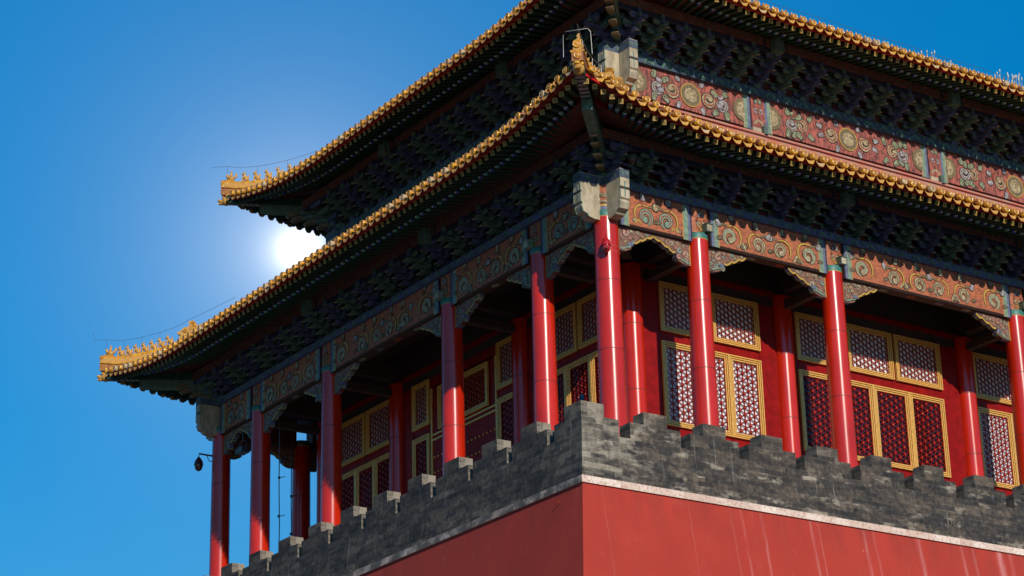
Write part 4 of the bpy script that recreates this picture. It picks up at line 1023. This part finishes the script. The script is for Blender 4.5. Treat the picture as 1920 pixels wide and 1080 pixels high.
def hip(sideA, ctip, dirxy, length, roof, nb, zfun, nm, dragon_at=3.0, sp=.62):
    """hip ridge from the tip inwards: layered bed, cap tiles, beasts, the dragon behind them"""
    mb = MB(); d = Vector((dirxy[0], dirxy[1], 0)).normalized(); tip = Vector(ctip); n = 26; pts = []
    for i in range(n + 1):
        q = length * i / n - .05; p_ = tip + d * q; p_.z = zfun(q); pts.append(p_)
    def sweep(pr, mt, i0=0, i1=n):
        vs = []; k = len(pr)
        for p_ in pts[i0:i1 + 1]:
            sd = d.cross(Vector((0, 0, 1)))
            vs += [p_ + sd * a + Vector((0, 0, b)) for a, b in pr]
        m_ = i1 - i0; fs = [(i * k + j, i * k + (j + 1) % k, (i + 1) * k + (j + 1) % k, (i + 1) * k + j) for i in range(m_) for j in range(k)]
        fs += [tuple(range(k)), tuple(range(len(vs) - 1, len(vs) - 1 - k, -1))]; mb.add(vs, fs, mt)
    sweep([(-.14, -.10), (.14, -.10), (.14, .14), (-.14, .14)], tube_m); sweep([(-.17, .14), (.17, .14), (.17, .19), (-.17, .19)], glaze); sweep([(-.10, .19), (.10, .19), (.10, .34), (-.10, .34)], glazed)
    sweep([(.10 * math.cos(a), .34 + .10 * math.sin(a)) for a in [math.pi * j / 6 for j in range(7)]], glaze)
    i1 = int(n * (dragon_at + .2) / length)
    if i1 < n: sweep([(-.12, .40), (.12, .40), (.12, .62), (.06, .70), (-.06, .70), (-.12, .62)], glazed, i1, n)
    # discs closing the nose
    for z, r in ((.04, .10), (.34, .11)):
        M = frameM(pts[0] + Vector((0, 0, z)) - d * .02, -d) @ Matrix.Rotation(rad(90), 4, 'Y'); mb.lathe([(r, -.12), (r, 0), (r - .02, .014), (r - .03, .0), (r - .05, .006), (.001, .016)], glaze, M, 16)
    h = mb.build(nm, roof, tip)
    rot = Matrix((-d, Vector((0, 0, 1)).cross(-d), Vector((0, 0, 1)))).transposed().to_quaternion()
    for i in range(nb + 1):
        q = .22 + sp * i + (.14 if i else 0); p_ = tip + d * q; p_.z = zfun(q) + .44; sl_ = math.atan2(zfun(q + .2) - zfun(q), .2)
        o = link('ridge_beast', ri if i == 0 else be, roof, p_, rot @ Quaternion((0, 1, 0), sl_ * .7))
    q = dragon_at; p_ = tip + d * q; p_.z = zfun(q) + .40; link('ridge_dragon', dr, roof, p_, rot @ Quaternion((0, 1, 0), math.atan2(zfun(q + .2) - zfun(q), .2)))
    return d, tip
def hipz(s, k=1.0):
    # height of the roof surface along the 45-degree hip
    def f(q):
        e = max(0, q) * .7071; u = s.u0 + e; return s.top(u, e - s.flare * (1 - min(1, e / 3))) + .10
    return f
def hipz_far(s):
    def f(q):
        e = max(0, q) * .7071; u = s.u1 - e; return s.top(u, e - s.flare * (1 - min(1, e / 3))) + .10
    return f
hip(LR, (2.22, 2.65, 11.2), (5.3, 5.35), 7.6, LROOF, 7, hipz(LR), 'hip_ridge', 5.6, .48)
hip(LB, (2.15, 28.88, 11.2), (5.3, -5.3), 7.6, LROOF, 7, hipz(LB), 'hip_ridge', 2.95, .275)
hip(UB, (5.19, 26.59, 17.1), (1, -1), 14, UROOF, 6, hipz(UB), 'hip_ridge', 3.6, .40)
hip(UR, (5.15, 5.45, 17.1), (1, 1), 14, UROOF, 7, hipz(UR), 'hip_ridge', 4.0, .40)
def corner_beam(tip, inner, ztip, zin, nm='corner_beam'):
    a = Vector((tip[0], tip[1], ztip)); b = Vector((inner[0], inner[1], zin)); d = (b - a); hd = Vector((d.x, d.y, 0)).normalized(); mb = MB()
    sd = hd.cross(Vector((0, 0, 1))); up = Vector((0, 0, 1))
    def bar(p, q, w_, h, mt, o=0):
        vs = [p - sd * w_ + up * o, p + sd * w_ + up * o, p + sd * w_ + up * (o + h), p - sd * w_ + up * (o + h), q - sd * w_ + up * o, q + sd * w_ + up * o, q + sd * w_ + up * (o + h), q - sd * w_ + up * (o + h)]
        mb.add(vs, [(0, 1, 2, 3), (4, 5, 6, 7), (0, 1, 5, 4), (1, 2, 6, 5), (2, 3, 7, 6), (3, 0, 4, 7)], mt)
    bar(a, b, .13, .26, fgreen); c = a + d * .30; bar(c + Vector((0, 0, -.02)), b + Vector((0, 0, -.02)), .13, .28, green, -.26)
    for k in range(6): # striped soffit
        p = a + d * (.03 + .045 * k); q = a + d * (.03 + .045 * k + .022); bar(p, q, .115, .006, mats_str, -.006)
    for s in (-.07, .07):
        mb.tube([c + sd * s + Vector((0, 0, -.285)), b + sd * s + Vector((0, 0, -.285))], .012, greenl, 4)
    o = mb.build(nm, T, a)
    g = MB(); M = frameM(a + Vector((0, 0, .10)) - hd * .02, -hd + Vector((0, 0, .1)))
    g.ball((.02, 0, 0), (.15, .15, .16), glazed, M); g.ball((.16, 0, -.02), (.13, .10, .09), glazed, M); g.ball((.27, 0, .02), (.06, .085, .05), glaze, M)
    for s in (-1, 1): g.ball((.10, s * .10, .09), (.045, .04, .045), glaze, M); g.tube([M @ Vector((.0, s * .10, .12)), M @ Vector((-.06, s * .12, .20)), M @ Vector((-.16, s * .09, .23))], [.035, .025, .006], glaze, 6)
    g.box((.20, 0, -.10), (.16, .12, .03), glaze, M); g.build('beast_head_cap', o, a)
mats_str = mat('lilac_striped_soffit', (.40, .32, .34), .6, .3, 10)
corner_beam((2.30, 2.73), (DX, DY), 10.94, 10.45); corner_beam((2.26, 28.76), (DX, COLY[5]), 10.90, 10.45); corner_beam((5.28, 26.48), (UX, 23.4), 16.85, 16.1); corner_beam((5.25, 5.55), (UX, UY), 16.85, 16.1)

# ------------------------------------------------------------------ small things on the tower
# red camera strapped to the corner column
c0 = (DX, DY); a = rad(-128); ca = Vector((math.cos(a), math.sin(a), 0)); pz = 7.86
o = thing('security_camera', (DX + ca.x * .32, DY + ca.y * .32, pz), 'bright red egg-shaped security camera strapped to the corner column', 'camera')
M0 = Matrix.Translation((DX + ca.x * .45, DY + ca.y * .45, pz))
mb = MB(); mb.lathe([(.001, .30), (.02, .30), (.024, .20), (.05, .18), (.09, .12), (.108, .03), (.108, 0), (.118, -.005), (.118, -.025)], cctvr, M0, 24); mb.build('camera_shell', o, M0.translation)
mb = MB(); mb.lathe([(.10, -.025), (.098, -.10), (.07, -.17), (.001, -.20)], cctvr, M0, 24); mb.ball((0, 0, 0), (.035, .035, .04), lens, Matrix.Translation(M0.translation + ca * .085 + Vector((0, 0, -.12)))); mb.build('camera_dome', o, M0.translation)
mb = MB(); mb.tube([Vector((DX, DY, pz + .05)) + ca * .28, Vector((DX, DY, pz + .10)) + ca * .36, M0.translation + Vector((0, 0, .22))], .03, cctvr, 8); mb.build('mounting_arm', o, M0.translation)
for dz in (.06, -.07):
    mb = MB(); mb.lathe([(.312, -.012), (.316, 0), (.312, .012)], strapm, Matrix.Translation((DX, DY, pz + dz)), 36); mb.ball((DX + .315 * math.cos(rad(-35)), DY + .315 * math.sin(rad(-35)), pz + dz), .02, cctvr); mb.build('strap', o, (DX, DY, pz + dz))
# darker camera on an arm at the far column
px_, py_ = DX, COLY[5]; a = rad(150); ca = Vector((math.cos(a), math.sin(a), 0)); pz = 8.02
o = thing('security_camera', (px_ + ca.x * .28, py_ + ca.y * .28, pz), 'dark red dome camera hanging from an arm at the farthest left column', 'camera')
e = Vector((px_, py_, pz)) + ca * .70
mb = MB(); mb.tube([Vector((px_, py_, pz - .02)) + ca * .26, e + Vector((0, 0, .06)), e + Vector((0, 0, -.08))], .03, brown, 8); mb.tube([Vector((px_, py_, pz - .2)) + ca * .27, Vector((px_, py_, pz - .18)) + ca * .38, Vector((px_, py_, pz)) + ca * .45], .014, wire_m, 6); mb.build('mounting_arm', o, e)
mb = MB(); mb.lathe([(.001, 0), (.05, -.01), (.13, -.14), (.14, -.22), (.15, -.235), (.15, -.25)], mat('dark_red_shell', (.10, .018, .016), .35, coat=.4), Matrix.Translation(e + Vector((0, 0, -.06))), 20); mb.build('camera_shell', o, e)
mb = MB(); mb.lathe([(.13, -.25), (.125, -.34), (.08, -.42), (.001, -.46)], lens, Matrix.Translation(e + Vector((0, 0, -.06))), 20); mb.build('camera_dome', o, e)
for dz in (.03, -.10):
    mb = MB(); mb.lathe([(.276, -.012), (.282, 0), (.276, .012)], strapm, Matrix.Translation((px_, py_, pz + dz)), 32); mb.build('strap', o, (px_, py_, pz + dz))
# dome under the eave
e = Vector((5.208, 4.6, 10.08)); o = thing('dome_camera', e, 'small round dome camera hanging under the lower eave near the corner', 'camera')
mb = MB(); mb.lathe([(.02, .5), (.02, .14), (.07, .13), (.11, .08), (.115, .0)], greyb, Matrix.Translation(e), 20); mb.build('camera_shell', o, e)
mb = MB(); mb.lathe([(.105, 0), (.09, -.06), (.05, -.10), (.001, -.115)], lens, Matrix.Translation(e), 20); mb.build('camera_dome', o, e)
# loudspeaker boxes by the column heads
for i, (x, lb) in enumerate(((7.79, 'small grey-green box lamp fixed to the second column head on the sunlit front'), (12.30, 'small grey-green box lamp fixed to the third column head on the sunlit front'), (19.03, 'small grey-green box lamp fixed to the column head at the right edge'))):
    e = Vector((x + .13, DY - .30, 8.98)); o = thing('box_lamp', e, lb, 'lamp', 'box lamps at the column heads')
    mb = MB(); mb.span(e + Vector((-.10, -.10, -.10)), e + Vector((.10, .08, .10)), greyb); mb.span(e + Vector((-.11, -.12, .10)), e + Vector((.11, .08, .12)), greyb); mb.build('housing', o, e)
    mb = MB(); mb.span(e + Vector((-.08, -.104, -.08)), e + Vector((.08, -.1, .08)), bone); mb.ball(e + Vector((0, -.105, 0)), (.02, .01, .02), greenl); mb.build('front_plate', o, e)
    mb = MB(); mb.span(e + Vector((-.02, .08, -.12)), e + Vector((.02, .13, .02)), greyb); mb.build('bracket', o, e)
for i, (y, lb) in enumerate(((8.22, 'small pale-green box lamp at the head of the column just left of the corner'), (12.50, 'small pale-green box lamp at the head of the third column along the shaded side'))):
    e = Vector((DX - .30, y + .13, 8.98)); o = thing('box_lamp', e, lb, 'lamp', 'box lamps at the column heads')
    mb = MB(); mb.span(e + Vector((-.10, -.10, -.10)), e + Vector((.08, .10, .10)), greenl); mb.span(e + Vector((-.12, -.11, .10)), e + Vector((.08, .11, .12)), greenl); mb.build('housing', o, e)
    mb = MB(); mb.span(e + Vector((-.104, -.08, -.08)), e + Vector((-.1, .08, .08)), bone); mb.build('front_plate', o, e)
    mb = MB(); mb.span(e + Vector((.08, -.02, -.12)), e + Vector((.13, .02, .02)), greyb); mb.build('bracket', o, e)
# floodlight between the two farthest columns
e = Vector((DX + .02, 24.5, 7.78)); o = thing('floodlight', e, 'dark floodlight hanging under the beam between the two farthest columns', 'floodlight')
mb = MB(); mb.span(e + Vector((-.14, -.22, -.05)), e + Vector((.14, .22, .10)), wire_m); mb.span(e + Vector((-.10, -.1, .10)), e + Vector((.10, .1, .16)), wire_m); mb.build('housing', o, e)
mb = MB(); mb.add([tuple(e + Vector(v)) for v in ((-.12, -.19, -.053), (.12, -.19, -.053), (.12, .19, -.053), (-.12, .19, -.053))], [(0, 1, 2, 3)], glassd); mb.build('glass', o, e)
mb = MB(); mb.tube([e + Vector((0, -.24, .03)), e + Vector((0, -.24, .3)), e + Vector((0, 0, .36)), e + Vector((0, .24, .3)), e + Vector((0, .24, .03))], .016, wire_m, 6); mb.tube([e + Vector((0, 0, .36)), e + Vector((0, 0, .8))], .02, wire_m, 6); mb.build('yoke', o, e)
# two earthing cables in the far corridor
for (x, y, lb) in ((5.2, 22.6, 'thin dark cable with clips hanging beside the second farthest column'), (6.5, 24.2, 'thin dark cable with clips hanging free against the sky in the corridor')):
    mb = MB(); mb.tube([(x, y, 3.2), (x + .03, y, 5), (x, y, 6.2), (x, y, 8.8)], .016, wire_m, 5)
    for z in (5.3, 6.5): mb.box((x, y, z), (.05, .06, .07), wire_m); mb.tube([(x, y, z), (x + .14, y - .12, z + .02)], .012, wire_m, 4)
    tag(mb.build('cable', None, (x, y, 3.2)), lb, 'cable', 'cables in the corridor')
# lightning conductors along the ridges and eaves
def conductor(pts, posts, label, mt=wire_m, r=.0055, loops=()):
    mb = MB(); mb.tube(pts, r, mt, 5)
    for a_, b_ in posts: mb.tube([a_, b_], r, mt, 5)
    for lp in loops: mb.tube(lp, r, mt, 5)
    tag(mb.build('lightning_wire', None, pts[0]), label, 'wire', 'lightning wires along the roofs')
def along(tip, d, zf, q0, q1, h, n=14, base=.44):
    d = Vector((d[0], d[1], 0)).normalized(); r = []
    for i in range(n + 1):
        q = q0 + (q1 - q0) * i / n; p_ = Vector(tip) + d * q; p_.z = zf(max(0, q)) + base + h; r.append(p_)
    return r
fz = hipz(LB); tp = (2.15, 28.88, 0); P1 = along(tp, (1, -1), fz, -.3, 2.5, .55); P1 = [P1[0] + Vector((-.05, .05, .28))] + P1 + along(tp, (1, -1), fz, 2.9, 4.4, .62, 3)
conductor(P1, [(p_, p_ - Vector((0, 0, .55))) for p_ in P1[3:14:3]], 'thin lightning wire on posts above the beasts of the lower left roof tip')
fz = hipz(UB); P1 = along((5.19, 26.59, 0), (1, -1), fz, -.4, 3.2, .52)
conductor(P1, [(p_, p_ - Vector((0, 0, .52))) for p_ in P1[2:14:4]], 'thin lightning wire on posts above the beasts of the upper left roof tip')
fz = hipz(LR); P1 = along((2.22, 2.65, 0), (1, 1), fz, .1, 5.5, .52)
b = Vector((2.22, 2.65, fz(0))); sd = Vector((1, -1, 0)).normalized()
conductor(P1, [(p_, p_ - Vector((0, 0, .5))) for p_ in P1[2:14:4]], 'pale lightning hoop and wire over the near corner of the lower roof', wirel, .007,
          [[b + sd * -.34 + Vector((0, 0, .05)), b + sd * -.33 + Vector((0, 0, .62)), b + sd * -.27 + Vector((0, 0, .72)), b + sd * .27 + Vector((0, 0, .74)), b + sd * .33 + Vector((0, 0, .64)), b + sd * .35 + Vector((0, 0, .05))]])
P1 = [UR.P(u, .25, UR.top(u, .25) + .34 + .015 * math.sin(u * 2)) for u in [9 + .6 * i for i in range(24)]]
conductor(P1, [(p_, p_ - Vector((0, 0, .3))) for p_ in P1[1::2]], 'thin dark lightning wire above the upper eave tiles at the right')
P1 = [UL.P(u, .25, UL.top(u, .25) + .20 + .015 * math.sin(u * 2)) for u in [7 + .8 * i for i in range(20)]]
conductor(P1, [(p_, p_ - Vector((0, 0, .2))) for p_ in P1[1::2]], 'thin dark lightning wire above the upper eave tiles on the shaded left side')
# dry grass growing on the upper right roof edge
for k, (u, n, h) in enumerate(((15.6, 3, .24), (17.4, 4, .28), (18.2, 3, .22), (20.4, 7, .34), (21.0, 12, .42), (21.7, 9, .36), (22.5, 4, .24))):
    mb = MB(); rnd = random.Random(k); base = UR.P(u, .3, UR.top(u, .3) + .06)
    for i in range(n):
        p0 = base + Vector((rnd.uniform(-.25, .25), rnd.uniform(-.1, .1), 0)); hh = h * rnd.uniform(.6, 1.1); p1 = p0 + Vector((rnd.uniform(-.05, .05), rnd.uniform(-.05, .05), hh))
        mb.tube([p0, (p0 + p1) / 2 + Vector((.01, 0, 0)), p1], [.006, .005, .004], straw, 4); mb.ball(p1, (.02, .02, .06), straw, None, 5, 4)
    tag(mb.build('grass_tuft', None, base), ('tuft of dry pale grass growing between the upper eave tiles at the right' if k not in (4,) else 'tallest tuft of dry pale grass on the upper eave tiles at the right'), 'grass', 'dry grass on the upper roof')
